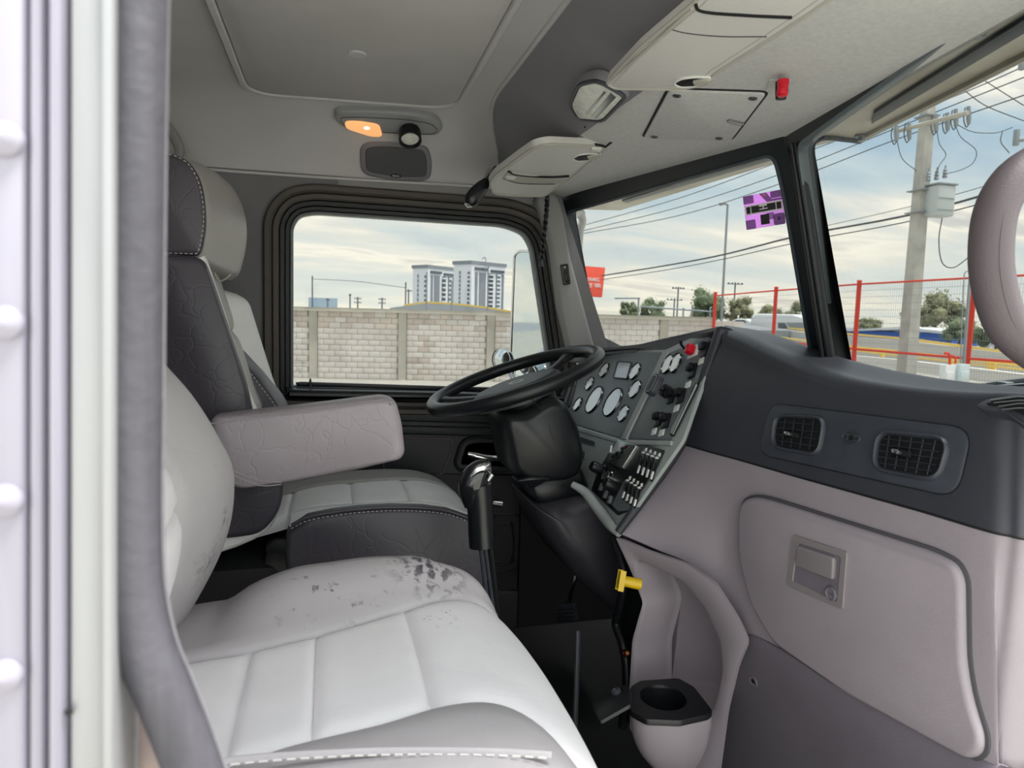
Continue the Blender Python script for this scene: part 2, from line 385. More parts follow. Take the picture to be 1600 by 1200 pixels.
# ================================================================== CAB SHELL
XP = [(-.62, 2.9), (-.3, 2.9), (.2, 2.9), (.34, 2.9), (.385, 2.897), (.405, 2.884), (.44, 2.842), (.48, 2.79), (.51, 2.76), (.54, 2.745)]
def zprof(x): return sm1(XP, x) if x < .54 else 2.745-(x-.54)*.105
def zceil(x, y):
    q = min(abs(y-CY)/.87, 1); ze = min(2.735, zprof(x)-.004) if x > -.2 else 2.735
    return ze+(zprof(x)-ze)*(1-q**9)
xs = [-.62, -.5, -.35, -.2, -.1, 0, .1, .2, .3, .34, .365, .385, .395, .405, .42, .44, .46, .48, .495, .51, .525, .54, .58, .63, .68, .73, .78, .83, .88]
def ceilpt(u, v):
    i = u*(len(xs)-1); k = min(int(i), len(xs)-2); x = xs[k]+(xs[k+1]-xs[k])*(i-k)
    t = v*2-1; y = CY+.87*(1-(1-abs(t))**1.6)*(1 if t > 0 else -1)
    # the arched edge swings forward near the door side
    sw = max(0, (abs(y-CY)/.87-.55)/.45)**2*.11*max(0, 1-abs(x-.42)/.2)
    xx = min(x+sw, .885-.17*abs(y-CY)/.87)
    return (xx, y, zceil(x, y) if xx == x+sw else zceil(xx, y))
bm = B(); sheet(bm, ceilpt, 84, 40, .03, (0, 0, 1)); ceiling = obj('ceiling', bm, M_ceil, kind='structure', ang=60)
# the two materials of the ceiling: forward riser, darkened for its shade, and header
ceiling.data.materials.append(M_arch); ceiling.data.materials.append(M_head)
for p in ceiling.data.polygons:
    c = p.center+ORG[ceiling]; sw = max(0, (abs(c.y-CY)/.87-.55)/.45)**2*.11
    x = c.x-sw
    if x > .53: p.material_index = 2
    elif x > .395: p.material_index = 1
fz = FZ(2.886)
lp = rnd(fz.L([(-.2, .85, 2.9), (.3, .85, 2.9), (.315, 1.81, 2.9), (-.195, 1.86, 2.9)]), .085, 8)
bm = B(); ring(bm, fz, off(lp, -.012), off(lp, .004), -.012, .006, .004); obj('hatch_rim', bm, M_ceil, ceiling)
bm = B(); slab(bm, fz, off(lp, .006), -.012, .003, .003); hatch = obj('hatch_panel', bm, M_hatch, ceiling)
bm = B(); c = aZ(558, 84, 2.883); lathe(bm, Matrix.Translation(c) @ Matrix.Rotation(pi, 4, 'X'), [(0, 0), (.019, 0), (.018, .003), (.012, .004), (.008, .0035), (0, .0035)]); obj('button', bm, M_ceil, hatch, label='round pale plug in the hatch panel')
ap_ = []
for i in range(41):
    y = CY+.80*(i/20-1); sw = max(0, (abs(y-CY)/.87-.55)/.45)**2*.11; ap_.append(Vector((.394+sw, y, zceil(.394, y)-.001)))
bm = B(); tube(bm, ap_, .0055, 8); obj('crease_highlight', bm, M_ceil, ceiling)  # thin tube added along the crease to carry its bright highlight
# side wall with the driver's door opening
fw_ = FY(2.05)
Wo = [(-.62, 1.3), (1.08, 1.3), (1.08, 2.2), (.86, 2.28), (.70, 2.70), (.69, 2.745), (-.62, 2.745)]
dl = [fw_.w((-.115, 2.05, 1.36)), fw_.w((.86, 2.05, 1.36)), fw_.w((.86, 2.05, 2.10)), fw_.w((.655, 2.05, 2.70)), fw_.w((-.15, 2.05, 2.70)), fw_.w((-.15, 2.05, 2.2))]
DOOR_O = fw_.L([(420, 900), (420, 620), (419, 345), (430, 305), (462, 293), (800, 318), (846, 338), (870, 400), (905, 545), (905, 900)])
DOOR_O = rnd(DOOR_O, [.02, .02, .06, .05, .05, .05, .05, .05, .05, .02], 4)
bm = B(); ring(bm, fw_, [(a, b-2) for a, b in Wo], DOOR_O, -.05, 0); wall_left = obj('wall_left', bm, M_wall, kind='structure')
bm = B(); slab(bm, fw_, fw_.L([(527, 296), (529, 281), (742, 292), (845, 306), (846, 320), (800, 316)]), 0, .003); obj('trim_strip', bm, M_wallR, wall_left)
# header line where the ceiling lining overlaps the wall
bm = B(); tube(bm, crl([aY(250, 250, 2.04), aY(320, 264, 2.04), aY(530, 279, 2.04), aY(740, 291, 2.04), aY(850, 300, 2.04)], 30), .004, 8); obj('lining_edge', bm, M_ceil, ceiling)
# back wall, floor, firewall
bm = B(); sheet(bm, lambda u, v: (-.62, .31+u*1.76, 1.3+v*1.6), 4, 4, .04, (-1, 0, 0)); obj('wall_back', bm, M_wall, kind='structure')
bm = B(); sheet(bm, lambda u, v: (-.62+u*1.75, .33+v*1.72, 1.36), 4, 4, .06, (0, 0, -1)); obj('floor', bm, mat('floor_mat', '#07080c', .8, bump=.4, bs=120), kind='structure')
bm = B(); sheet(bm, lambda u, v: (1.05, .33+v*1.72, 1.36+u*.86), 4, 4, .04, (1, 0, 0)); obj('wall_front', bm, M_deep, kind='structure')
bm = B(); slab(bm, fw_, fw_.w((.47, 2.05, 1.30)) and [fw_.w(p) for p in ((.58, 2.05, 1.31), (1.06, 2.05, 1.31), (1.06, 2.05, 2.0), (.80, 2.05, 2.05), (.58, 2.05, 1.95))], .014, .03, .004); obj('footwell_shade_sheet', bm, M_deep, wall_left)  # black sheet added over the side wall to give the footwell its shade
# ---- driver's door
door = empty('door_1', (.3, 2.05, 1.4), kind='structure')
GL = rnd(fw_.L([(457, 604), (457, 352), (468, 336), (492, 332), (792, 352), (822, 364), (834, 385), (868, 612)]), [.002, .03, .015, .03, .04, .02, .03, .002], 5)
n = len(GL)
def grow(l, d): return off(l, -d)
G1 = grow(GL, .008); G2 = grow(GL, .022); G3 = grow(GL, .036); G4 = grow(GL, .055); G5 = grow(GL, .078)
bm = B(); ring(bm, fw_, G5, G4, -.01, .022, .008); obj('outer_seal', bm, M_seal, door)
bm = B(); ring(bm, fw_, G4, G3, -.02, .010, .006); obj('inner_seal', bm, M_seal, door)
bm = B(); ring(bm, fw_, G3, G2, -.04, .0, .005); obj('door_frame', bm, M_rub, door)
bm = B(); ring(bm, fw_, G2, G1, -.06, -.016, .004); obj('window_channel', bm, M_rub, door)
bm = B(); ring(bm, fw_, G1, GL, -.06, -.022, .003); obj('channel_lip', bm, mat('lip_grey', '#5b6165', .3), door)
bm = B(); slab(bm, fw_, grow(GL, .004), -.046, -.042); obj('window_1', bm, M_glass, kind='structure')
# lower door panel, made of stepped pieces
def dpx(l, r=.02, n=5): return rnd(fw_.L(l), r, n)
bm = B(); slab(bm, fw_, dpx([(380, 612), (925, 618), (940, 1200), (380, 1200)], .01), -.04, .006, .004); panel = obj('door_panel', bm, M_door, door)
bm = B(); slab(bm, fw_, dpx([(447, 606), (690, 611), (900, 618), (900, 632), (447, 622)], .004), -.03, .045, .012, 4); obj('window_sill', bm, M_black, door)
for ya, yb in ((640, 656), (662, 676)):
    bm = B(); slab(bm, fw_, dpx([(560, ya), (880, ya+8), (880, yb+8), (560, yb)], .01), 0, .016, .006, 3); obj('ledge', bm, M_door, door)
bm = B(); slab(bm, fw_, dpx([(430, 732), (880, 744), (900, 1000), (420, 1000)], .01), 0, .012, .005); obj('lower_panel', bm, M_doorlow, door)
pk = dpx([(628, 684), (706, 686), (703, 702), (690, 741), (600, 736), (600, 686)], .02)
bm = B(); ring(bm, fw_, grow(pk, .004), pk, 0, .012, .002); obj('pocket_rim', bm, mat('pocket_rim', '#6a5a60', .4), door)
bm = B(); slab(bm, fw_, pk, 0, .004); obj('pocket', bm, M_deep, door)
hk = dpx([(712, 722), (722, 690), (740, 684), (880, 688), (880, 740), (718, 732)], .02)
bm = B(); ring(bm, fw_, grow(hk, .010), hk, 0, .018, .006); obj('handle_surround', bm, M_door, door)
bm = B(); slab(bm, fw_, off(hk, .012), 0, .006, .002); hp = obj('handle_pocket', bm, M_deep, door)
bm = B(); p = crl([aY(731, 710, 2.03), aY(745, 713, 2.025), aY(765, 716, 2.02), (aY(800, 716, 2.02))], 12); tube(bm, p, [.010, .011, .011, .012, .012, .011, .011, .010, .010, .009, .009, .008, .007], 10, flat=.6); dh = obj('door_handle', bm, M_chrome, hp, label='chrome inner door handle')
r1 = dpx([(620, 800), (812, 800), (818, 850), (812, 885), (795, 893), (620, 880)], .03)
bm = B(); ring(bm, fw_, r1, off(r1, .006), .006, .016, .004); obj('embossed_rib', bm, M_doorlow, door)
r2 = off(r1, .03); bm = B(); ring(bm, fw_, r2, off(r2, .006), .006, .016, .004); obj('embossed_rib', bm, M_doorlow, door)
r3 = dpx([(765, 920), (832, 918), (836, 1000), (765, 1000)], .015); bm = B(); slab(bm, fw_, r3, .008, .022, .006, 3); obj('map_pocket', bm, M_doorlow, door)
bm = B(); fk = Fr(aY(775, 787, 1.99), (0, 1, 0), (0, 0, 1)); tube(bm, [aY(766, 786, 2.02), aY(770, 786, 1.98)], .004, 8); tube(bm, [aY(770, 786, 1.98), aY(784, 788, 1.98)], [.008, .010], 12); obj('crank_knob', bm, M_steel, door, label='small silver knob on the lower door')
# inner belt weatherstrip and lock pin
bm = B(); slab(bm, fw_, fw_.L([(461, 599), (463, 604), (700, 612), (880, 616), (880, 609), (700, 605), (470, 598)]), -.035, -.02, .002); obj('belt_strip', bm, M_black, door)
bm = B(); lathe(bm, Matrix.Translation(aY(485, 605, 2.035)), [(0, 0), (.0045, 0), (.004, .004), (.0032, .008), (.0032, .020), (.002, .025), (0, .026)], 12); obj('lock_pin', bm, M_black, door)
t = text('glass_etching', 'PANCOMEX', .0065, Matrix.Translation(aY(469, 567, 2.09)) @ Matrix.Rotation(pi/2, 4, 'X'), mat('etching', '#5b6468', .6), door)
t = text('glass_etching', 'E2-43R\nDOT 176\nAS-2\nM40-T2', .0045, Matrix.Translation(aY(469, 580, 2.09)) @ Matrix.Rotation(pi/2, 4, 'X'), mat('etching_faint', '#9aa3a6', .6), door)
# ---- windscreen planes
TC = Vector((.868, 1.18, 2.705)); BC = Vector((1.009, 1.18, 2.27))
WL = fr3(TC, (.72, 2.05, 2.705), BC); WR = fr3(TC, (.72, .31, 2.705), BC)
o1 = WL.L([(868, 306), (1232, 204), (1262, 300), (1302, 640), (948, 640)])
i1 = WL.L([(890, 332), (1215, 240), (1230, 300), (1284, 620), (944, 620)])
O1 = rnd(o1, [.01]*5, 6); I1 = rnd(i1, [.025, .025, .02, .02, .02], 6)
bm = B(); ring(bm, WL, O1, I1, -.02, .012, .008); fr_l = obj('trim_1', bm, M_gask, kind='structure')
I1b = off(I1, -.005); bm = B(); ring(bm, WL, I1b, off(I1, .003), -.012, .0145, .002); obj('gasket_lip', bm, mat('gasket_lip', '#3b444c', .35), fr_l)
bm = B(); slab(bm, WL, off(I1, -.01), -.008, -.004); win2 = obj('window_2', bm, M_glass, kind='structure')
o2 = WR.L([(1228, 212), (1700, -128), (1760, 700), (1330, 640)])
i2 = WR.L([(1256, 226), (1690, -80), (1750, 680), (1309, 620)])
O2 = rnd(o2, [.01]*4, 6); I2 = rnd(i2, [.025, .02, .02, .01], 6)
bm = B(); ring(bm, WR, O2, I2, -.02, .012, .008); fr_r = obj('trim_2', bm, M_gask, kind='structure')
bm = B(); ring(bm, WR, off(I2, -.006), off(I2, .003), -.012, .0145, .002); obj('gasket_lip', bm, mat('gasket_lip_pale', '#5a656b', .35), fr_r)
bm = B(); slab(bm, WR, off(I2, -.01), -.008, -.004); win3 = obj('window_3', bm, M_glass, kind='structure')
# centre post ribs
fp = fr3(aX(1241, 230, .84), aX(1295, 560, .95), aX(1262, 230, .845))
bm = B(); tube(bm, [aY(1244, 222, 1.165), aY(1264, 350, 1.165), aY(1297, 570, 1.165)], .012, 10); pp = obj('trim_3', bm, M_gask, kind='structure')
bm = B(); tube(bm, [aY(1236, 226, 1.16), aY(1254, 350, 1.16), aY(1287, 575, 1.16)], .004, 8); obj('post_rib', bm, M_rub, pp)
# left A pillar cover
fa = FY(2.0)
bm = B(); slab(bm, fa, rnd(fa.L([(838, 310), (846, 298), (868, 300), (878, 318), (892, 400), (935, 560), (895, 570), (875, 480), (862, 380)]), .02, 4), -.06, .0, .012, 3); ap = obj('trim_4', bm, M_wallR, kind='structure')
# ---- passenger door opening, close to the camera
jamb = empty('door_2', (-.2, .28, 1.3), kind='structure')
def vstrip(x0, x1, y, dep, m, name, bev=.002, top=-120, bot=1320, sh=0):
    f = FY(y); bm = B(); slab(bm, f, f.L([(x0, top), (x1, top), (x1+sh, bot), (x0+sh, bot)]), -dep, 0, bev); return obj(name, bm, m, jamb)
js = vstrip(-90, 36, .285, .03, M_paint, 'door_skin')
vstrip(36, 42, .292, .02, mat('seam_mauve', '#8f8790', .7), 'seam', .0005)  # set-back seam strip, a little greyer than the flanges
vstrip(42, 66, .286, .03, M_paint, 'flange', .003)
vstrip(68, 71, .290, .02, mat('seam_dark', '#777684', .7), 'seam', .0005)
vstrip(72, 96, .285, .03, M_paint, 'flange', .003)
vstrip(100, 106, .292, .02, mat('seam_grey', '#7b7a86', .7), 'seam', .0005)
vstrip(107, 172, .288, .035, M_paint2, 'jamb_face', .003, bot=1320, sh=0)
vstrip(161, 175, .283, .03, M_paint2, 'jamb_edge', .003)
for y in (218, 505, 782, 1055):
    bm = B(); c = aY(9, y, .285); lathe(bm, Matrix.Translation(c) @ Matrix.Rotation(pi/2, 4, 'X'), [(0, 0), (.0062, 0), (.0058, .0022), (.0035, .0042), (0, .005)], 20); obj('rivet', bm, M_paint, jamb)
bm = B(); c = aY(108, 1112, .287); lathe(bm, Matrix.Translation(c) @ Matrix.Rotation(pi/2, 4, 'X'), [(0, 0), (.0016, 0), (.0014, .001), (0, .0012)], 12); obj('screw', bm, M_deep, jamb)
pth = [(214, -160), (212, 0), (209, 200), (207, 420), (206, 640), (205, 800), (210, 920), (228, 1010), (256, 1080), (288, 1160), (315, 1240), (335, 1330)]
bm = B(); tube(bm, crl([aY(a, b, .30) for a, b in pth], 60), [.0112]*61, 16, up=(0, -1, 0)); obj('weatherstrip', bm, M_foam, jamb)
bm = B(); tube(bm, crl([aY(a+26, b-4, .315) for a, b in pth], 60), [.0065]*61, 12, up=(0, -1, 0)); obj('seal_lip', bm, mat('seal_lip', '#7c7b80', .55, bump=.3, bs=150), jamb)
f = FY(.33); bm = B(); slab(bm, f, f.L([(120, 900), (203, 900), (222, 1010), (280, 1160), (325, 1330), (120, 1330)]), -.01, 0, .002); obj('lower_jamb', bm, mat('lower_jamb_paint', '#b09a88', .5, col2='#a08f8f', vs=25, coat=.2), jamb)
for x0, x1, m in ((158, 172, M_paint2), (186, 196, mat('amber_step', '#d9a870', .5)), (205, 214, M_paint2)):
    f = FY(.325); bm = B(); slab(bm, f, f.L([(x0, 1075), (x1, 1075), (x1, 1330), (x0, 1330)]), -.004, 0, .001); obj('jamb_rib', bm, m, jamb)
# ================================================================== SEATS
def tabx(pts, y=None, z=None, key='x'):
    "px points -> sorted table on the plane y or z"
    o = []
    for a, b in pts:
        p = aY(a, b, y) if y is not None else aZ(a, b, z); o.append((p.x, p.z if y is not None else p.y))
    return sorted(o)
def cushion(root, C, yn, yf, yno, yfo, hn, hf, cuts, mi_ins, mi_n, mi_f, bend, bottom, ns0=0):
    C = [Vector((x, 0, z)) for x, z in C]
    def base(s, y):
        p = cr(C, s); q = (y-(yno+yfo)/2)/((yfo-yno)/2); k = max(0, (s-.25)/.75)
        return Vector((p.x-bend*k*abs(q)**2.6, y, p.z))
    for a, b in zip(cuts, cuts[1:]):
        def fn(u, v):
            s = a+(b-a)*u; x = cr(C, s).x; y0, y1 = yn(x), yf(x); y = y0+(y1-y0)*v; p = base(s, y)
            d = .007*(1-abs(2*u-1)**10)*(1-abs(2*v-1)**14)-.006
            tt = cr(C, min(1, s+.01))-cr(C, max(0, s-.01)); nn = Vector((-tt.z, 0, tt.x)).normalized()
            return p+nn*d
        bm = B(); sheet(bm, fn, 22, 26, .03, (-.35, 0, -1)); obj('seat_panel', bm, mi_ins, root, ang=70)
    # bolsters
    def bol(yi, yo, h, m, name, s0=0):
        ls = []; N = 60
        for i in range(N+1):
            s = s0+(1-s0)*i/N; x = cr(C, s).x; a = yi(x); k = min(1, (1-s)/.28)**.8; hh = h(x)*k
            fa = min(1, s/.10)**.5
            W = [(0, -.004), (.04, .003), (.15, .22*hh), (.3, .6*hh), (.45, .88*hh), (.6, hh), (.74, .93*hh), (.86, .55*hh-.003), (.94, .05*hh-.008), (.985, -.022), (1.0, -.045), (1.0, -.085), (.99, bottom), (.5, bottom), (0, bottom)]
            l = []
            for w, dz in W:
                y = a+(yo-a)*w; p = base(s, y); p.z += dz*(1 if dz > bottom else 1); 
                if dz == bottom: p.x -= .02*max(0, s-.6)
                l.append(p)
            ls.append(l)
        bm = B(); loops(bm, ls); return obj(name, bm, m, root, ang=75)
    bol(yn, yno, hn, mi_n, 'side_bolster', ns0); bol(yf, yfo, hf, mi_f, 'side_bolster')
    return base, C
def back_bolster(root, tab, yi, yc, yo, dep, m, z0, z1, name='back_bolster', inset=.045):
    ls = []; N = 56
    for i in range(N+1):
        t = i/N; z = z0+(z1-z0)*t; X = sm1(tab, z); e = min(1, min(t, 1-t)/.07); e = sqrt(max(0, 1-(1-e)**2)); e = max(.25, e)
        W = [(0, inset), (.12, inset*.72), (.3, inset*.3), (.5, .006), (.62, 0), (.75, .004), (.88, .018), (.97, .042), (1, .07), (1, dep), (.6, dep+.01), (0, dep)]
        cx = X-dep*.5
        l = []
        for w, d in W:
            x = X-d; y = yi+(yo-yi)*w; l.append(Vector((cx+(x-cx)*e, y, z)))
        ls.append(l)
    bm = B(); loops(bm, ls); return obj(name, bm, m, root, ang=75)
def back_panels(root, tab, y0, y1, zs, m, inset=.05, name='back_panel', bul=.012):
    for a, b in zip(zs, zs[1:]):
        def fn(u, v):
            z = a+(b-a)*u; X = sm1(tab, z)-inset; y = y0+(y1-y0)*v
            return (X+bul*(1-abs(2*u-1)**8)*(1-abs(2*v-1)**8)+.01*sin(pi*v), y, z)
        bm = B(); sheet(bm, fn, 16, 16, .05, (-1, 0, 0)); obj(name, bm, m, root, ang=70)
def pillow(root, name, outline, st, m, r=.03, ang=75, n=5):
    "closed outline in x,z swept in y: st = [(y, inset, dx, dz)]"
    o = rnd(outline, r, n)
    if area(o) < 0: o = o[::-1]
    ls = []; cm = Vector((sum(p[0] for p in o)/len(o), sum(p[1] for p in o)/len(o)))
    for y, ins, dx, dz in st:
        q = [tuple(Vector(p)+(cm-Vector(p)).normalized()*min(ins, (cm-Vector(p)).length*.6)) for p in o]; ls.append([Vector((a+dx, y, b+dz)) for a, b in q])
    bm = B(); loops(bm, ls); return obj(name, bm, m, root, ang=ang)
def xz(pts, y): return [(aY(a, b, y).x, aY(a, b, y).z) for a, b in pts]
def stitches(root, pts, m, L=.006, gap=.0035, r=.0006, name='stitching'):
    bm = B(); pts = [Vector(p) for p in pts]; acc = 0; on = True; cur = [pts[0]]
    tot = 0
    for p, q in zip(pts, pts[1:]):
        d = (q-p).length
        if d < 1e-6: continue
        k = 0
        while k < d:
            tot += .0005; k += .0005
    # walk evenly
    seg = []; dist = 0
    for p, q in zip(pts, pts[1:]): seg.append((dist, p, q)); dist += (q-p).length
    def at(s):
        for d0, p, q in seg:
            L_ = (q-p).length
            if s <= d0+L_: return p.lerp(q, (s-d0)/max(L_, 1e-9))
        return pts[-1]
    s = 0
    while s < dist-L:
        tube(bm, [at(s), at(s+L*.5)+Vector((0, 0, .0002)), at(s+L)], r, 5); s += L+gap
    return obj(name, bm, m, root, kind='stuff')
# ---- passenger seat
ps = empty('passenger_seat', (.02, .70, 1.38), 'pale grey leather passenger seat, stained, nearest the open door', 'seat', 'truck cab seats')
yfT = tabx([(225, 1028), (270, 1018), (420, 1000), (580, 966), (680, 936), (760, 913)], z=1.965)
ynT = tabx([(250, 1215), (340, 1190), (450, 1158), (600, 1128), (700, 1100), (780, 1092), (850, 1112), (920, 1160)], z=1.965)
yf_ = lambda x: sm1(yfT, x) if x < yfT[-1][0] else yfT[-1][1]
yn_ = lambda x: max(.46, sm1(ynT, x)) if x < ynT[-1][0] else max(.46, ynT[-1][1]-(x-ynT[-1][0])*.6)
crT = tabx([(262, 1005), (300, 1000), (325, 990), (345, 966), (378, 928), (450, 896), (520, 885), (600, 879), (680, 884), (740, 903)], y=.93)
PC = [(-.26, 1.93), (-.20, 1.948), (-.10, 1.957), (0, 1.963), (.10, 1.966), (.17, 1.960), (.225, 1.938), (.262, 1.90), (.275, 1.85), (.27, 1.78)]
def ztop(C, x): return lerp1([(a, b) for a, b in C[:8]], x)
hfar = lambda x: max(.004, sm1(crT, min(x, .19))-ztop(PC, min(x, .19)))
hnear = lambda x: .016
cushion(ps, PC, yn_, yf_, .42, 1.0, hnear, hfar, [0, .235, .315, .44, 1.0], M_ins, M_bol, M_bol, .055, -.16)
bm = B(); sheet(bm, lambda u, v: (-.27+.51*u, .45+.52*v, 1.84), 4, 4, .1, (0, 0, -1)); obj('seat_base', bm, M_black, ps)
# piping and stitches on the near bolster
pz = [aZ(a, b, 1.965) for a, b in [(330, 1196), (450, 1187), (600, 1181), (760, 1182), (880, 1188), (960, 1196)]]
pz = [Vector((p.x, p.y, 1.972 if i < 3 else 1.968)) for i, p in enumerate(pz)]
pz = crl([Vector((p.x, p.y, 1.979)) for p in [aZ(a, b, 1.979) for a, b in [(250, 1200), (330, 1192), (450, 1181), (600, 1174), (740, 1174), (820, 1177), (862, 1180)]]], 60)
bm = B(); tube(bm, pz, .0035, 8); obj('piping', bm, M_bol, ps)
stitches(ps, [p+Vector((0, -.008, .002)) for p in pz], M_thr, .007, .004, .0009)
PS_TAB = [(1.88, -.235), (1.92, -.205), (1.97, -.17), (2.06, -.128), (2.14, -.118), (2.18, -.132), (2.24, -.165), (2.30, -.21), (2.42, -.27), (2.62, -.33)]
back_bolster(ps, PS_TAB, .80, .92, .985, .16, M_bolb, 1.90, 2.42)
back_bolster(ps, PS_TAB, .60, .50, .42, .16, M_bolb, 1.90, 2.42)
back_panels(ps, PS_TAB, .59, .81, [1.90, 2.02, 2.13, 2.42], M_ins, .05)
pillow(ps, 'seat_shell', [(-.40, 1.88), (-.30, 1.88), (-.30, 2.2), (-.38, 2.45), (-.46, 2.45)], [(.45, .01, 0, 0), (.47, 0, 0, 0), (.93, 0, 0, 0), (.95, .01, 0, 0)], M_black, .02)
bm = B(); tube(bm, crl([aY(278, 968, .97), aY(296, 985, .98), aY(325, 992, .99), (aY(355, 998, .99))], 14), .007, 10); obj('belt_buckle_stalk', bm, M_lab, ps, label='pale grey belt stalk between cushion and backrest')
bm = B(); box(bm, (-.05, .70, 1.60), (.40, .38, .44), bev=.02); obj('seat_pedestal', bm, M_black, ps)
# ---- driver seat
ds = empty('driver_seat', (.05, 1.66, 1.38), 'high backed driver seat, dark leather sides and pale front, by the far door', 'seat', 'truck cab seats')
DC = [(-.18, 1.885), (-.13, 1.90), (-.03, 1.922), (.08, 1.925), (.17, 1.925), (.24, 1.917), (.30, 1.895), (.34, 1.86), (.352, 1.81), (.345, 1.74)]
dnT = tabx([(418, 842), (440, 836), (480, 810), (560, 792), (640, 787), (700, 792), (745, 806)], y=1.46)
dfT = tabx([(448, 772), (470, 758), (510, 748), (560, 742), (640, 745), (690, 757), (725, 778)], y=1.83)
hn2 = lambda x: max(.002, sm1(dnT, x)-ztop(DC, x)); hf2 = lambda x: max(.002, sm1(dfT, x)-ztop(DC, x))
yfd = lambda x: 1.72+.05*min(1, max(0, (x+.1)/.4)); ynd = lambda x: 1.53
cushion(ds, DC, ynd, yfd, 1.425, 1.90, hn2, hf2, [.09, .16, .30, .46, 1.0], M_ins2, M_ins2, M_hr, .03, -.17, .17)
for nb in [c for c in ds.children if c.name.startswith('side_bolster')]:
    nb.data.materials.append(M_dl)
    for p in nb.data.polygons:
        c = p.center+ORG[ds]
        if c.y < 1.434 or c.z < 1.80 or (p.normal.z < .3 and c.x < .2): p.material_index = 1
# dark side panel of the cushion
sp = xz([(448, 830), (480, 808), (520, 800), (560, 795), (610, 792), (660, 793), (700, 798), (740, 812), (757, 840), (762, 900), (745, 935), (600, 938), (480, 935), (452, 915), (446, 870)], 1.42)
pillow(ds, 'cushion_side', sp, [(1.402, .012, 0, 0), (1.405, .005, 0, 0), (1.412, 0, 0, 0), (1.45, 0, 0, 0)], M_dl, .004)
st = crl([aY(a, b, 1.4035) for a, b in [(455, 826), (480, 814), (520, 806), (560, 801), (610, 798), (660, 799), (700, 804), (738, 817)]], 60)
stitches(ds, st, M_thr, .005, .004, .0008)
st = [p+Vector((0, .004, .006)) for p in st]; bm = B(); tube(bm, st, .0035, 8); obj('piping', bm, M_dl, ds)
bm = B(); box(bm, (.08, 1.66, 1.80), (.44, .42, .12), bev=.03); obj('cushion_pan', bm, M_black, ds)
bm = B(); box(bm, (-.20, 1.66, 1.72), (.22, .44, .22), bev=.03); obj('recliner_cover', bm, M_deep, ds)
bm = B(); box(bm, (.05, 1.67, 1.56), (.40, .40, .42), bev=.03); obj('seat_pedestal', bm, M_black, ds)
DS_TAB = [(1.84, -.20), (1.88, -.14), (1.93, -.105), (2.0, -.092), (2.09, -.11), (2.16, -.147), (2.21, -.163), (2.35, -.203), (2.46, -.236), (2.5, -.25)]
back_bolster(ds, DS_TAB, 1.52, 1.465, 1.43, .14, M_ins2, 1.86, 2.49, inset=.04)
back_bolster(ds, [(z, x+.012) for z, x in DS_TAB], 1.75, 1.85, 1.905, .14, M_ins2, 1.86, 2.40, inset=.05)
back_panels(ds, DS_TAB, 1.51, 1.76, [1.88, 2.0, 2.12, 2.30, 2.48], M_hr, .038)
sb = xz([(236, 396), (316, 401), (330, 436), (345, 480), (365, 540), (385, 600), (395, 650), (418, 700), (444, 748), (441, 785), (428, 812), (406, 833), (360, 840), (236, 846)], 1.42)
pillow(ds, 'back_side', sb, [(1.406, .014, 0, 0), (1.409, .006, 0, 0), (1.417, 0, 0, 0), (1.44, 0, 0, 0)], M_dl, .02)
pillow(ds, 'seat_shell', [(-.5, 1.86), (-.30, 1.86), (-.30, 2.44), (-.5, 2.44)], [(1.44, .01, 0, 0), (1.46, 0, 0, 0), (1.88, 0, 0, 0), (1.9, .01, 0, 0)], M_black, .03)
# dark flank of the far bolster with its stitch line
fl = xz([(352, 522), (366, 540), (396, 580), (430, 622), (446, 650), (400, 668), (380, 600)], 1.72)
pillow(ds, 'bolster_flank', fl, [(1.70, .008, 0, 0), (1.705, 0, 0, 0), (1.80, 0, .01, 0), (1.83, .006, .01, 0)], M_dl, .02)
st = crl([aY(a-4, b+4, 1.698) for a, b in [(358, 530), (372, 548), (398, 582), (428, 622), (440, 640)]], 30); stitches(ds, st, M_thr, .006, .004, .001)
hd = xz([(225, 242), (275, 241), (302, 254), (320, 282), (329, 320), (329, 360), (322, 395), (316, 405), (225, 402)], 1.46)
pillow(ds, 'headrest', hd, [(1.432, .01, 0, 0), (1.438, .003, 0, 0), (1.47, -.002, 0, 0), (1.53, -.008, .012, 0), (1.60, -.012, .026, -.004), (1.66, -.012, .032, -.006), (1.74, -.010, .026, -.01), (1.82, -.004, .008, -.02), (1.86, .01, -.01, -.03), (1.875, .03, -.02, -.03)], M_hr, .05)
pillow(ds, 'headrest_side', hd, [(1.424, .016, 0, 0), (1.427, .007, 0, 0), (1.434, .004, 0, 0), (1.45, .006, 0, 0)], M_dl, .05)
lo = off(rnd(hd, .05, 5), .007); 
st = [Vector((a, 1.4255, b)) for a, b in lo if a > -.31]
stitches(ds, st[:], M_thr, .005, .004, .0008)
for nm_, P_, r_ in (('headrest_seam', [(329, 396), (334, 420), (341, 438), (352, 436), (361, 428)], .002),):
    bm = B(); tube(bm, crl([aY(a, b, 1.60) for a, b in P_], 20), r_, 6); obj(nm_, bm, M_hr, ds)
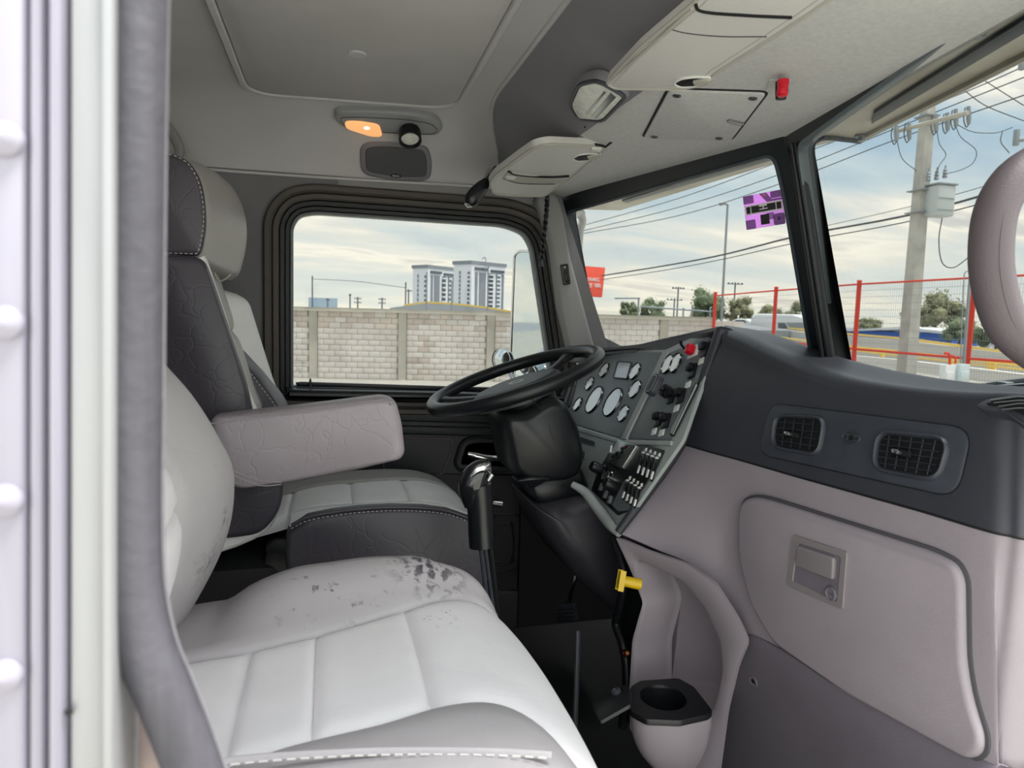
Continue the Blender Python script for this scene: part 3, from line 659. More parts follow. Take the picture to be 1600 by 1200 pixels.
# armrest on the driver seat
ar = xz([(328, 652), (470, 636), (600, 620), (619, 626), (628, 660), (633, 706), (626, 717), (560, 733), (455, 753), (372, 764), (336, 745)], 1.33)
arm = pillow(ds, 'armrest', ar, [(1.316, .016, 0, 0), (1.319, .008, 0, 0), (1.326, .001, 0, 0), (1.36, 0, 0, 0), (1.385, .001, 0, 0), (1.396, .010, 0, 0)], M_arm, .012)
st = [aY(a, b, 1.3165) for a, b in [(330, 662), (470, 645), (598, 629), (612, 633)]]; bm = B(); tube(bm, crl(st, 20), .0018, 6); obj('piping', bm, M_arm, arm)
for k in (0, 7):
    st = crl([aY(a, b, 1.3158) for a, b in [(362, 735+k), (385, 745+k), (410, 752+k), (440, 754+k*.4)]], 20); bm = B(); tube(bm, st, .0014, 6); obj('seam', bm, M_arm, arm)
# ================================================================== DASHBOARD
dash = empty('dashboard', (.9, 1.1, 1.4), 'charcoal and mauve grey truck dashboard with gauges, vents and glovebox', 'dashboard')
sL = aY(1060, 692, 1.3); sR = aY(1530, 826, .65)
GP = fr3(sL, sR, Vector((.80, .92, 2.27)))           # upper, charcoal face
MP = fr3(sL, sR, Vector((.745, 1.0, 1.80)))          # lower, mauve face
KP = Fr(aY(1060, 692, 1.3), (0, 1, 0), (.217, 0, .434))   # cockpit face (set below)
_a, _b, _c = aY(1118, 520, 1.32), aY(985, 780, 1.32), aY(885, 640, 1.95)
KP = Fr(_a, _a-_c, _a-_b)
# control rows of the passenger side skin
colsA = [(1131, 513), (1165, 525), (1210, 545), (1300, 577), (1400, 597), (1500, 609), (1600, 616)]
rowTop = [aX(a, b, x) for (a, b), x in zip([(1133, 508), (1200, 520), (1300, 554), (1380, 575), (1460, 590), (1540, 600), (1640, 606)], [.93, .965, .985, .98, .965, .945, .93])]
rowA = [aX(a, b, x) for (a, b), x in zip([(1131, 511), (1175, 527), (1230, 552), (1305, 582), (1400, 600), (1500, 610), (1580, 613)], [.835, .835, .835, .835, .835, .835, .835])]
rowB = [GP.hit(*p) for p in [(1129, 532), (1165, 550), (1215, 575), (1300, 606), (1390, 622), (1480, 636), (1534, 644)]]
rowC = [GP.hit(*p) for p in [(1060, 692), (1105, 705), (1160, 720), (1250, 746), (1340, 771), (1440, 799), (1530, 826)]]
rowA2 = [(a*.45+b*.55)+Vector((-.006, 0, .006)) for a, b in zip(rowA, rowB)]
rowT2 = [(a*.5+b*.5)+Vector((0, 0, -.010)) for a, b in zip(rowTop, rowA)]
rowT2[0].z += .012; rowT2[1].z += .006
# door side: the last column turns to face the open door
def wrap(row, y, x1, zs):
    e = row[-1]; return row+[Vector((e.x+.010, e.y-.028, e.z)), Vector((e.x+.042, e.y-.050, e.z)), Vector((x1, e.y-.060, e.z))]
rT, rT2, rA, rA2, rB, rC = [wrap(r, min(r[-1].y-.04, .60), 1.02, z) for r, z in zip((rowTop, rowT2, rowA, rowA2, rowB, rowC), (0, 0, 0, 0, .0, .0))]
# smooth across, rows B..C flat
def gridrow(r, m): return [cr(r, i/m) for i in range(m+1)]
def skin(rows, m, mt, name, par, label=None, sub=6, th=.02, back=(.7, .2, -.5), flat_last=True):
    g = [gridrow(r, m) for r in rows]; n = (len(rows)-1)*sub
    def fn(u, v):
        i = round(v*m); col = [q[i] for q in g]
        if flat_last:
            k = (len(rows)-2)/(len(rows)-1)
            if u > k: t = (u-k)/(1-k); return col[-2].lerp(col[-1], t)
            return cr(col[:-1], u/k)
        return cr(col, u)
    bm = B(); sheet(bm, fn, n, m, th, back); return obj(name, bm, mt, par, ang=50, label=label)
upper = skin([rT, rT2, rA, rA2, rB, rC], 90, M_dash, 'upper_skin', dash)
# lower mauve skin: C, then down to the glovebox foot
rD = [MP.hit(*p) for p in [(1100, 860), (1140, 880), (1180, 905), (1250, 945), (1340, 985), (1440, 1030), (1535, 1075)]]
lowc = [(965, 832), (1020, 856), (1075, 878), (1130, 935), (1165, 1000), (1340, 1090), (1545, 1196)]
rE = [aY(965, 832, 1.30), aX(1025, 858, .645), aX(1085, 885, .695), aX(1130, 935, .728), MP.hit(1168, 1003), MP.hit(1340, 1092), MP.hit(1545, 1198)]
rM = [aY(1012, 768, 1.31), aX(1062, 782, .690), aX(1115, 806, .722), aX(1160, 830, .742), MP.hit(1250, 875), MP.hit(1380, 930), MP.hit(1540, 1000)]
rC0 = [p-GP.n*.001 for p in rowC]
rCw = wrap(rC0, rC0[-1].y-.05, 1.02, 0)
rMw = wrap(rM, rM[-1].y-.05, 1.02, 0); rEw = wrap(rE, rE[-1].y-.05, 1.02, 0)
for R_ in (rMw, rEw):
    for k in (-3, -2, -1): R_[k].y = rCw[k].y
lower = skin([rCw, rMw, rEw], 90, M_maroon, 'lower_skin', dash, flat_last=False, sub=14)
bm = B(); tube(bm, [p+GP.n*.0005 for p in gridrow(rCw, 90)], .0018, 6); obj('seam', bm, M_deep, dash)
# ---- cockpit face and hood
HT = [(1136, 506), (1060, 518), (1000, 530), (935, 541), (880, 552)]
ridge = [aY(1128, 516, 1.285), aY(1108, 575, 1.285), aY(1088, 632, 1.285), aY(1062, 694, 1.285), aY(1012, 768, 1.295), aY(966, 832, 1.285)]
hoodf = [aY(1124, 512, 1.30), aY(1085, 520, 1.42), aY(1040, 530, 1.54), aY(1000, 539, 1.66), aY(960, 543, 1.80), aY(925, 547, 1.93), aY(905, 550, 2.03)]
def K(p): return p[0]
hoodb = [p+Vector((.05+.08*min(1, i/3), 0, -.012+.016*min(1, i/3))) for i, p in enumerate(hoodf)]
hoodi = [KP.hit(*p)-KP.n*.004 for p in [(1116, 524), (1082, 538), (1042, 548), (1005, 549), (965, 548), (928, 552), (905, 560)]]
hb2 = [Vector((1.0-.02-.165*(p.y-1.18)/.87, p.y, 2.26)) for p in hoodf]
skin([hb2, hoodb, [p+Vector((.004, 0, .003)) for p in hoodf], [p+Vector((-.010, 0, -.007)) for p in hoodf], hoodi], 60, M_dash, 'hood', dash, flat_last=True, th=.012, back=(.3, 0, -.9))
bm = B(); tube(bm, crl(ridge, 60), [.014]*40+[.014-.006*(i/21) for i in range(21)], 12); obj('corner_ridge', bm, M_dash, dash, label='rounded charcoal corner between gauges and passenger side')
# end cap between hood rear and the passenger skin
capA = [aY(1136, 508, 1.27), aX(1131, 511, .835), aX(1133, 508, .93)]
kp = rnd(KP.L([(850, 690), (862, 640), (893, 566), (925, 546), (1040, 546), (1122, 508), (1126, 520), (1066, 688), (968, 828), (950, 818), (905, 765), (885, 735)]), .008, 3)
bm = B(); slab(bm, KP, kp, -.008, 0, .002); cock = obj('cockpit_panel', bm, M_panel2, dash)
ip = rnd(KP.L([(861, 652), (895, 570), (925, 552), (1040, 551), (1043, 556), (974, 687)]), .006, 3)
bm = B(); slab(bm, KP, ip, 0, .004, .0015); inst = obj('instrument_panel', bm, M_panel, dash, label='grey gauge panel with silver rimmed dials')
rp = rnd(KP.L([(1048, 552), (1108, 527), (1112, 532), (1052, 690), (982, 686)]), .006, 3)
bm = B(); slab(bm, KP, rp, 0, .004, .0015); swp = obj('switch_panel', bm, M_panel, dash, label='grey panel of rocker switches right of the gauges')
bm = B(); slab(bm, KP, KP.L([(1040, 551), (1048, 551), (982, 688), (974, 688)]), 0, .009, .002); obj('divider', bm, M_panel2, dash)
bm = B(); slab(bm, KP, KP.L([(861, 653), (974, 688), (1052, 690), (1050, 697), (976, 696), (858, 661)]), 0, .006, .002); obj('divider', bm, M_panel2, dash)
M_bez = mat('dark_chrome', '#5d6165', .2, 1)
def gauge(px, py, r, par=inst, h=.004, ry=None):
    a, b = KP.uv(px, py); M = KP.M(a, b, h)
    if ry: M = M @ Matrix.Diagonal((1, ry/r, 1, 1))
    bm = B(); lathe(bm, M, [(0, 0), (r*.91, 0), (r*.91, .003), (r*.93, .005), (r*.97, .006), (r*1.01, .004), (r*1.02, 0)], 32)
    g = obj('gauge', bm, M_bez, inst if par is None else par)
    return g, M, r
def face(g, M, r):
    bm = B(); lathe(bm, M, [(0, .001), (r*.92, .001), (r*.92, .0035), (0, .0035)], 32); f = obj('gauge_face', bm, M_gface, g)
    return f
for i, (px, py, r) in enumerate([(931, 626, .042), (960, 630, .042), (947, 580, .023), (924, 601, .022), (905, 633, .022), (995, 582, .024), (995, 610, .025), (977, 648, .023)]):
    g, M, r = gauge(px, py, r); f = face(g, M, r)
    # needle and dial ticks are one fine print layer
for px, py in ((1046, 571), (1059, 569)):
    g, M, r = gauge(px, py, .020, swp, ry=.026); face(g, M, r)
sc = rnd(KP.L([(969, 567), (989, 569), (983, 593), (962, 591)]), .003, 3)
bm = B(); ring(bm, KP, grow(sc, .003), sc, .004, .009, .001); o = obj('display', bm, M_black, inst)
bm = B(); slab(bm, KP, sc, .004, .006); obj('display_glass', bm, mat('display_glass', '#cfd6e2', .1), o)
def slot(pts, par, h=.004, ribs=5, m=M_deep):
    l = rnd(KP.L(pts), .012, 5); bm = B(); ring(bm, KP, grow(l, .0025), l, h, h+.005, .0015); o = obj('side_vent', bm, M_black, par)
    bm = B(); slab(bm, KP, l, h, h+.001); obj('vent_hole', bm, m, o)
    return o, l
o, l = slot([(893, 592), (903, 596), (892, 637), (881, 640), (879, 632)], inst)
cx = sum(p[0] for p in l)/len(l); cy = sum(p[1] for p in l)/len(l)
for k in (-.006, 0, .006):
    bm = B(); tube(bm, [KP.p(cx+k-(.001 if 1 else 0), cy-.03, .007), KP.p(cx+k, cy+.03, .007)], .0009, 6); obj('slat', bm, M_panel, o)
o, l = slot([(914, 566), (922, 571), (910, 588), (904, 590), (904, 584)], inst)
for q in ([(897, 663), (903, 662), (943, 673), (941, 680), (934, 680), (899, 670)], [(890, 681), (900, 681), (930, 691), (930, 698), (922, 696), (891, 687)], [(894, 701), (902, 701), (915, 707), (914, 718), (905, 714), (893, 711)]):
    l = rnd(KP.L(q), .003, 3); bm = B(); slab(bm, KP, l, 0, .0012); o = obj('pocket_slot', bm, M_deep, cock)
    bm = B(); ring(bm, KP, grow(l, .0015), l, 0, .0022, .0006); obj('slot_rim', bm, M_panel, o)
    if q[0][0] == 897: bm = B(); slab(bm, KP, rnd(KP.L([(908, 669), (938, 677), (935, 679), (908, 671)]), .001, 2), .001, .0018); obj('slot_card', bm, M_lab, o)
# switches
def kbox(px, py, w, hgt, d, m, name, par, h0=.004, tilt=0, bev=.001, rot=0):
    a, b = KP.uv(px, py); M = KP.M(a, b, h0) @ Matrix.Rotation(rot, 4, 'Z') @ Matrix.Rotation(tilt, 4, 'X'); bm = B(); box(bm, (0, 0, d/2), (w, hgt, d), M, bev); return obj(name, bm, m, par)
def switch(px, py, lx=None, ly=None):
    a, b = KP.uv(px, py)
    s = kbox(px, py, .021, .034, .006, M_black, 'rocker_switch', swp); kbox(px-1, py-6, .019, .015, .014, M_black, 'rocker', s, tilt=.3)
    if lx: kbox(lx, ly, .018, .016, .003, M_lab, 'switch_label', s)
    return s
switch(1106, 549, 1099, 566); switch(1086, 582, 1078, 603); switch(1068, 621, 1060, 640); switch(1053, 622); switch(1033, 658, 1025, 676); switch(1045, 660, 1037, 678)
rs = kbox(1087, 551, .034, .030, .004, M_lab, 'red_switch_plate', swp); kbox(1087, 551, .018, .022, .022, M_red, 'red_cap', rs, bev=.004)
a, b = KP.uv(1073, 549); bm = B(); tube(bm, [KP.p(a, b, 0), KP.p(a+.004, b+.005, .02), KP.p(a+.010, b+.010, .028)], [.003, .003, .004], 8); obj('toggle', bm, M_black, swp)
# trailer hand valve: stalk and oval knob
a, b = KP.uv(1045, 614); bm = B(); tube(bm, [KP.p(a, b, 0), KP.p(a, b, .018)], [.016, .014], 16); hv = obj('hand_valve', bm, M_black, swp)
q = aY(1022, 601, 1.40); bm = B(); tube(bm, [KP.p(a, b, .015), q], .005, 8); obj('valve_stalk', bm, M_black, hv)
bm = B(); fo = Fr(q, (0, 1, 0), (.45, 0, .9)); l = rnd(rect(-.018, -.026, .018, .026), .017, 6); slab(bm, fo, l, -.008, .008, .004, 3); kn = obj('valve_knob', bm, M_dplate, hv)
bm = B(); l2 = off(l, .005); ring(bm, fo, l2, off(l2, .0015), .008, .0088); obj('knob_marking', bm, M_steel, kn)
l = rnd(KP.L([(1093, 598), (1096, 602), (1056, 684), (1050, 682), (1052, 672)]), .004, 3); bm = B(); slab(bm, KP, l, .004, .006, .001); o = obj('grab_slot', bm, M_deep, swp)
bm = B(); slab(bm, KP, off(l, .004), .006, .009, .001); obj('slot_bar', bm, M_panel2, o)
# ---- lower control stack
cs = rnd(KP.L([(968, 683), (1040, 704), (1030, 727), (1006, 764), (984, 798), (966, 806), (925, 766), (936, 735)]), .006, 3)
bm = B(); slab(bm, KP, cs, 0, .003, .001); stack = obj('control_stack', bm, M_black, dash, label='dark lower stack with radio, knobs and lever rows')
rd = rnd(KP.L([(971, 690), (1001, 699), (978, 735), (953, 725)]), .003, 3)
bm = B(); slab(bm, KP, rd, .003, .012, .002); sub = rnd(KP.L([(1006, 703), (1036, 711), (1020, 745), (998, 735)]), .003, 3); bm = B(); slab(bm, KP, sub, .0025, .0035); obj('switch_bank', bm, M_panel, stack)
sub = rnd(KP.L([(978, 750), (1006, 765), (990, 798), (968, 800), (958, 790)]), .003, 3); bm = B(); slab(bm, KP, sub, .0025, .0035); obj('switch_bank', bm, M_panel, stack)
bm = B(); slab(bm, KP, rd, .003, .012, .002); radio = obj('radio', bm, M_steel, stack, label='silver radio face with black keys')
for k, (x, y) in enumerate([(971, 712), (974, 717), (968, 721), (965, 716), (962, 726), (979, 710)]): kbox(x, y, .012, .008, .004, M_deep, 'radio_key', radio, .011)
kbox(982, 703, .026, .007, .003, M_deep, 'radio_display', radio, .011); kbox(983, 703, .005, .005, .002, M_red, 'red_light', radio, .0135)
kbox(961, 705, .004, .020, .004, M_lab, 'radio_trim', radio, .010, rot=.2)
def lever(px, py, L_=.052):
    a, b = KP.uv(px, py); M = KP.M(a, b, .003) @ Matrix.Rotation(-.05, 4, 'Z')
    bm = B(); box(bm, (0, 0, .0015), (.0065, L_, .003), M, .0008); o = obj('rocker_switch', bm, M_black, stack)
    bm = B(); box(bm, (0, L_*.20, .005), (.0055, L_*.34, .006), M @ Matrix.Rotation(.25, 4, 'X'), .002); obj('rocker', bm, M_black, o)
    bm = B(); box(bm, (0, -L_*.26, .0045), (.005, L_*.34, .004), M, .001); obj('rocker_plate', bm, M_lab, o)
    bm = B(); box(bm, (0, L_*.5, .006), (.007, .003, .006), M, .0005); obj('rocker_tip', bm, M_lab, o)
    bm = B(); box(bm, (.0, L_*.68, .002), (.006, .008, .003), M, .0005); obj('switch_icon', bm, M_lab, o)
for x, y in ((1005, 727), (1012, 730), (1019, 733), (1026, 736)): lever(x, y)
for x, y in ((981, 768), (987, 772), (993, 776), (999, 780)): lever(x, y, .044)
def knob(px, py, r, d, m, off_=(0, 0)):
    a, b = KP.uv(px, py); bm = B(); lathe(bm, KP.M(a, b, .003), [(0, 0), (r*1.2, 0), (r*1.2, .003), (r, .004), (r, d*.85), (r*.85, d), (0, d)], 20); return obj('knob', bm, m, stack)
knob(944, 737, .013, .034, M_black); k2 = knob(955, 749, .014, .014, M_chrome); knob(964, 763, .013, .03, M_black)
a, b = KP.uv(955, 749); bm = B(); box(bm, (0, 0, .018), (.006, .024, .012), KP.M(a, b, .003), .002); obj('knob_grip', bm, M_black, k2)
for x, y in ((943, 763), (950, 775), (957, 783)): kbox(x, y, .010, .018, .008, M_panel, 'slider', stack, .003)
# vents over the passenger side
vp = rnd(GP.L([(1207, 630), (1521, 670), (1496, 778), (1187, 710)]), [.03, .03, .03, .03], 8)
bm = B(); slab(bm, GP, grow(vp, .0012), -.002, .0012); obj('plate_gap', bm, M_deep, dash)
bm = B(); slab(bm, GP, vp, -.001, .004, .002); vpl = obj('vent_plate', bm, M_dplate, dash, label='long raised plate carrying two air vents')
M_slat = mat('slat_black', '#2b2f39', .4)
def vent(pts, nh, nv, tabp):
    l = rnd(GP.L(pts), .020, 7); bm = B(); ring(bm, GP, grow(l, .005), off(l, .002), .002, .011, .004); v = obj('air_vent', bm, M_dplate, vpl)
    bm = B(); slab(bm, GP, l, .003, .0045); obj('vent_hole', bm, M_deep, v)
    a0 = min(p[0] for p in l); a1 = max(p[0] for p in l); b0 = min(p[1] for p in l); b1 = max(p[1] for p in l)
    pr = GP.w(GP.hit(*pts[1])); pl = GP.w(GP.hit(*pts[0])); br = GP.w(GP.hit(*pts[2])); bl = GP.w(GP.hit(*pts[3]))
    def q(s, t): 
        x = [(pl[i]*(1-s)+pr[i]*s)*(1-t)+(bl[i]*(1-s)+br[i]*s)*t for i in (0, 1)]; return x
    for i in range(nh):
        t = (i+1)/(nh+1); e = .05 if abs(t-.5) < .3 else .1; A = q(e, t); Bq = q(1-e, t); bm = B(); p0 = GP.p(*A, .0075); p1 = GP.p(*Bq, .0075); tube(bm, [p0, p1], .0009, 6, up=GP.v, flat=2.2); obj('slat', bm, M_slat, v)
    for i in range(nv):
        s = (i+1)/(nv+1); A = q(s, .06); Bq = q(s, .94); bm = B(); tube(bm, [GP.p(*A, .0055), GP.p(*Bq, .0055)], .0012, 6); obj('slat', bm, M_slat, v)
    a, b = GP.uv(*tabp); bm = B(); box(bm, (0, 0, .005), (.034, .009, .006), GP.M(a, b, .006), .002); tb = obj('vent_tab', bm, M_black, v)
    bm = B(); box(bm, (-.004 if GP.u.y < 0 else .004, 0, .010), (.011, .007, .006), GP.M(a, b, .006), .002); obj('tab_tip', bm, M_chrome, tb)
vent([(1217, 651), (1292, 655), (1283, 711), (1212, 698)], 4, 4, (1244, 681)); vent([(1378, 677), (1487, 688), (1470, 750), (1371, 733)], 5, 5, (1416, 710))
a, b = GP.uv(1333, 685); M = GP.M(a, b, .003); el = circ((a, b), .017, 28, .0105)
bm = B(); ring(bm, GP, el, off(el, .002), .003, .006, .001); o = obj('sensor_cap', bm, M_dplate, vpl)
bm = B(); slab(bm, GP, off(el, .002), .002, .0045, .001); obj('cap_centre', bm, M_dplate, o)
for dx, r in ((-.010, .002), (0, .0045), (.010, .002)):
    bm = B(); lathe(bm, GP.M(a+dx, b, .0045), [(r*.6, .0005), (r, .0005), (r, 0), (r*.6, 0)], 14); obj('cap_screw', bm, M_black, o)
# corner defroster vent at the far right
dv = fr3(aX(1529, 636, .80), aX(1600, 622, .80), aX(1600, 668, .765))
dl_ = rnd(dv.L([(1528, 638), (1545, 628), (1600, 619), (1660, 618), (1660, 700), (1600, 668), (1575, 650), (1540, 645)]), .006, 4)
bm = B(); slab(bm, dv, dl_, -.01, .006, .003); o = obj('corner_vent', bm, M_dplate, dash, label='curved louvre vent on the door end')
bm = B(); slab(bm, dv, rnd(dv.L([(1546, 637), (1570, 629), (1660, 624), (1660, 680), (1600, 651), (1575, 641)]), .003, 3), .005, .0075); obj('vent_hole', bm, M_deep, o)
for y0, y1 in ((630, 626), (634, 632), (640, 637), (645, 644)):
    bm = B(); tube(bm, [dv.p(*dv.uv(1556+(y0-630)*1.2, y0+3), .0085), dv.p(*dv.uv(1600, y1+2), .009), dv.p(*dv.uv(1655, y1+4), .009)], .0012, 6); obj('slat', bm, M_steel, o)
# glovebox
gb = MP.L([(1160, 800), (1166, 782), (1182, 776), (1205, 780), (1465, 862), (1500, 880), (1512, 905), (1513, 960), (1514, 1030), (1524, 1090), (1543, 1150), (1541, 1176), (1520, 1186), (1330, 1083), (1215, 1004), (1180, 945), (1160, 870)])
gl = rnd(gb, .02, 3)
bm = B(); slab(bm, MP, grow(gl, .005), -.004, .0035, .001); obj('glovebox_gap', bm, mat('gap_shadow_grey', '#4a474d', .7), dash)
bm = B(); slab(bm, MP, gl, 0, .013, .009, 4); gdoor = obj('glovebox_door', bm, M_maroon, dash)
lp_ = rnd(MP.L([(1250, 834), (1336, 861), (1329, 951), (1241, 913)]), .006, 4)
bm = B(); lpi = rnd(MP.L([(1259, 847), (1326, 869), (1320, 938), (1250, 906)]), .004, 4); ring(bm, MP, lp_, lpi, .013, .016, .0012); lt = obj('latch', bm, mat('latch_grey', '#837d80', .4), gdoor)
bm = B(); slab(bm, MP, lpi, .0132, .0142); obj('latch_recess', bm, M_kick, lt)
lv = rnd(MP.L([(1260, 851), (1318, 870), (1316, 905), (1256, 882)]), .006, 4)
bm = B(); slab(bm, MP, lv, .014, .020, .003, 3); obj('latch_lever', bm, mat('latch_grey', '#837d80', .4), lt)
bm = B(); a, b = MP.uv(1312, 926); lathe(bm, MP.M(a, b, .0135), [(0, 0), (.0105, 0), (.0105, .005), (.009, .006), (.0082, .0045), (0, .0045)], 20); lk = obj('lock', bm, M_kick, lt)
bm = B(); box(bm, (0, 0, .004), (.008, .0012, .001), MP.M(a, b, .0135)); obj('keyhole', bm, M_deep, lk)
# kick panel below the glovebox
kp0 = MP.hit(1165, 1000); kp1 = MP.hit(1545, 1198)
rK0 = [MP.hit(*p)+MP.n*.004 for p in [(1150, 1010), (1170, 1001), (1230, 1028), (1340, 1092), (1440, 1146), (1560, 1206)]]
rK1 = [aX(a, b, .765) for a, b in [(1122, 1118), (1150, 1114), (1230, 1135), (1340, 1195), (1440, 1255), (1560, 1330)]]
rK2 = [aX(a, b, .80) for a, b in [(1100, 1240), (1130, 1250), (1230, 1290), (1340, 1360), (1440, 1430), (1560, 1520)]]
rK0[0].x += .005
kick = skin([[p+Vector((.02, 0, .004)) for p in rK0], rK0, rK1, rK2], 40, M_kick, 'kick_panel', dash, flat_last=False, sub=8)
kf = fr3(rK0[1], rK0[4], rK1[1]); a, b = kf.uv(1178, 1064)
bm = B(); lathe(bm, kf.M(a, b, 0), [(0, 0), (.011, 0), (.010, .003), (.006, .001), (0, .001)], 20); o = obj('panel_screw', bm, M_kick, kick)
bm = B(); lathe(bm, kf.M(a, b, .001), [(0, 0), (.004, 0), (.004, .002), (0, .002)], 6); obj('screw_head', bm, M_black, o)
# ---- cup holder column
cpl = fr3(aX(985, 870, .60), aX(1140, 1050, .70), aX(985, 1080, .60))
co_ = rnd(cpl.L([(960, 838), (1010, 860), (1070, 880), (1115, 910), (1150, 965), (1168, 1003), (1152, 1040), (1135, 1110), (1118, 1235), (985, 1150), (983, 1080), (988, 1000), (1005, 940), (990, 900)]), .01, 3)
ci = rnd(cpl.L([(992, 872), (1030, 888), (1065, 905), (1100, 945), (1126, 1000), (1130, 1050), (1118, 1105), (1112, 1114), (990, 1095), (990, 1010), (1006, 945), (990, 905)]), .012, 3)
cc = (sum(p[0] for p in ci)/len(ci), sum(p[1] for p in ci)/len(ci)); A1 = byangle(co_, cc, 96); A2 = byangle(ci, cc, 96)
lsx = [[cpl.p(a, b, -.01) for a, b in A1], [cpl.p(a, b, 0) for a, b in A1], [cpl.p(a, b, 0) for a, b in A2], [cpl.p(a, b, -.006) for a, b in off(A2, .004)], [cpl.p(a, b, -.09) for a, b in off(A2, .012)], [cpl.p(a, b, -.10) for a, b in off(A2, .022)]]
bm = B(); loops(bm, lsx, cap0=False); colm = obj('cup_column', bm, M_maroon, dash, ang=60)
cz = aY(1040, 1095, 1.0).z
fz2 = FZ(aX(1040, 1090, .60).z); 
pl_ = rnd(fz2.L([(985, 1075), (1000, 1066), (1060, 1062), (1085, 1076), (1114, 1113), (1107, 1120), (1062, 1130), (1010, 1128), (984, 1114)]), .006, 3)
cup_c = fz2.uv(1036, 1093); hole = circ(cup_c, .041, 48)
bm = B(); ring(bm, fz2, pl_, hole, -.006, .004, .002); tray = obj('cup_tray', bm, M_black, dash, label='black cup holder tray')
bm = B(); lathe(bm, fz2.M(*cup_c, 0), [(.0415, .0035), (.039, -.02), (.037, -.055), (.0, -.057)], 40, cap0=False); obj('cup_well', bm, M_black, tray)
# front bowl under the tray
bz_ = fz2.o.z
bl = [aZ(a, b, bz_) for a, b in [(988, 1078), (984, 1096), (986, 1113), (1012, 1126), (1062, 1128), (1104, 1119), (1112, 1114)]]
bc_ = aZ(1045, 1090, bz_)
def bowl(u, v):
    p = cr(bl, v); q = p.lerp(Vector((bc_.x+.03, bc_.y, p.z)), .02+.55*u**2.2); return Vector((q.x, q.y, bz_-.004-.13*u))
bm = B(); sheet(bm, bowl, 18, 30, .003, (.9, 0, -.1)); obj('cup_bowl', bm, M_maroon, dash)
# black edge strip of the column with a power socket, and the yellow brake knob
es = [aX(a, b, .605) for a, b in [(958, 838), (968, 870), (975, 905), (968, 950), (962, 975), (972, 1005), (978, 1040), (978, 1085), (972, 1135)]]
bm = B(); tube(bm, crl(es, 50), .011, 12, flat=.8); esd = obj('column_edge', bm, M_black, dash)
es2 = [aX(a, b, .625) for a, b in [(985, 860), (995, 905), (1003, 940), (990, 980), (985, 1010)]]
bm = B(); sheet(bm, lambda u, v: cr([Vector(p) for p in [aX(a, b, .62) for a, b in [(955, 835), (965, 880), (970, 930), (968, 980), (975, 1060), (975, 1130)]]], u).lerp(cr([Vector(p) for p in [aX(a, b, .62) for a, b in [(990, 860), (998, 900), (1005, 942), (990, 990), (986, 1060), (986, 1130)]]], u), v), 30, 4, .01, (1, 0, 0)); obj('column_side', bm, M_black, dash)
bm = B(); c = aX(981, 1020, .600); lathe(bm, Matrix.Translation(c) @ Matrix.Rotation(-pi/2, 4, 'Y'), [(0, 0), (.008, 0), (.008, .008), (.0055, .009), (.005, .004), (0, .004)], 18); obj('power_socket', bm, mat('copper', '#b5714a', .3, 1), esd, label='small copper rimmed socket')
bm = B(); c = aX(1000, 913, .60); d_ = Vector((-.93, .30, .16)).normalized()
ax = Matrix.Translation(c) @ d_.to_track_quat('Z', 'Y').to_matrix().to_4x4()
lathe(bm, ax, [(0, -.002), (.0105, -.002), (.011, .0), (.0105, .034), (.010, .036), (0, .036)], 20); yk = obj('brake_knob', bm, M_yel, dash, label='yellow square-headed pull knob')
bm = B(); box(bm, (0, 0, .039), (.036, .036, .007), ax @ Matrix.Rotation(.3, 4, 'Z'), .002); obj('knob_head', bm, M_yel, yk)
# ================================================================== STEERING
A0 = aY(668, 641, 1.62); A1_ = aY(934, 546, 1.62); wc = (A0+A1_)/2; wu = (A1_-A0).normalized(); wv = Vector((0, 1, 0)); wn = wu.cross(wv)
if wn.z < 0: wn = -wn
WR_ = (A1_-A0).length/2-.016
sw_ = empty('steering_wheel', wc, 'black four spoke steering wheel with a padded centre', 'steering wheel')
WM = Matrix.Translation(wc) @ Matrix((wu, wv, wn)).transposed().to_4x4()
bm = B(); tube(bm, [wc+wu*(WR_*cos(t))+wv*(WR_*sin(t)) for t in [2*pi*i/72 for i in range(72)]], .0165, 14, closed=True, up=wn); obj('rim', bm, M_wheel, sw_, ang=80)
hubz = -.028
for an in (28, -28, 152, -152):
    t = radians(an); e = wu*cos(t)+wv*sin(t); pts = crl([wc+e*.05+wn*hubz, wc+e*.10+wn*(hubz+.002), wc+e*.16+wn*(hubz*.55), wc+e*(WR_-.004)+wn*(-.006)], 16)
    bm = B(); tube(bm, pts, [.024-.006*sin(pi*i/16)+(.004 if i > 13 else 0) for i in range(17)], 12, flat=.42, up=e.cross(wn)); obj('spoke', bm, M_wheel, sw_, ang=80)
hl = [(.105*cos(t)*(1+.10*cos(2*t)), .085*sin(t)*(1+.0*cos(4*t))) for t in [2*pi*i/40 for i in range(40)]]
Hf = Fr(wc, wu, wv)
bm = B(); slab(bm, Hf, hl, hubz-.022, hubz+.020, .016, 5); hub = obj('centre_pad', bm, M_hub, sw_)
el = circ((.0, 0), .020, 28, .014); bm = B(); ring(bm, Hf, el, off(el, .0018), hubz+.0195, hubz+.0215, .0006); obj('horn_emblem', bm, M_lab, hub)
bm = B(); lathe(bm, WM @ Matrix.Translation((0.01, 0, hubz)), [(0, -.12), (.052, -.12), (.062, -.085), (.075, -.05), (.078, -.02), (0, -.018)], 28); obj('hub_skirt', bm, M_wheel, sw_)
scol = empty('steering_column', aY(840, 740, 1.62), 'black steering column cover with its boot below the wheel', 'steering column')
o = xz([(771, 655), (775, 641), (800, 640), (846, 612), (868, 622), (886, 655), (896, 700), (890, 730), (870, 740), (815, 745), (786, 728)], 1.60)
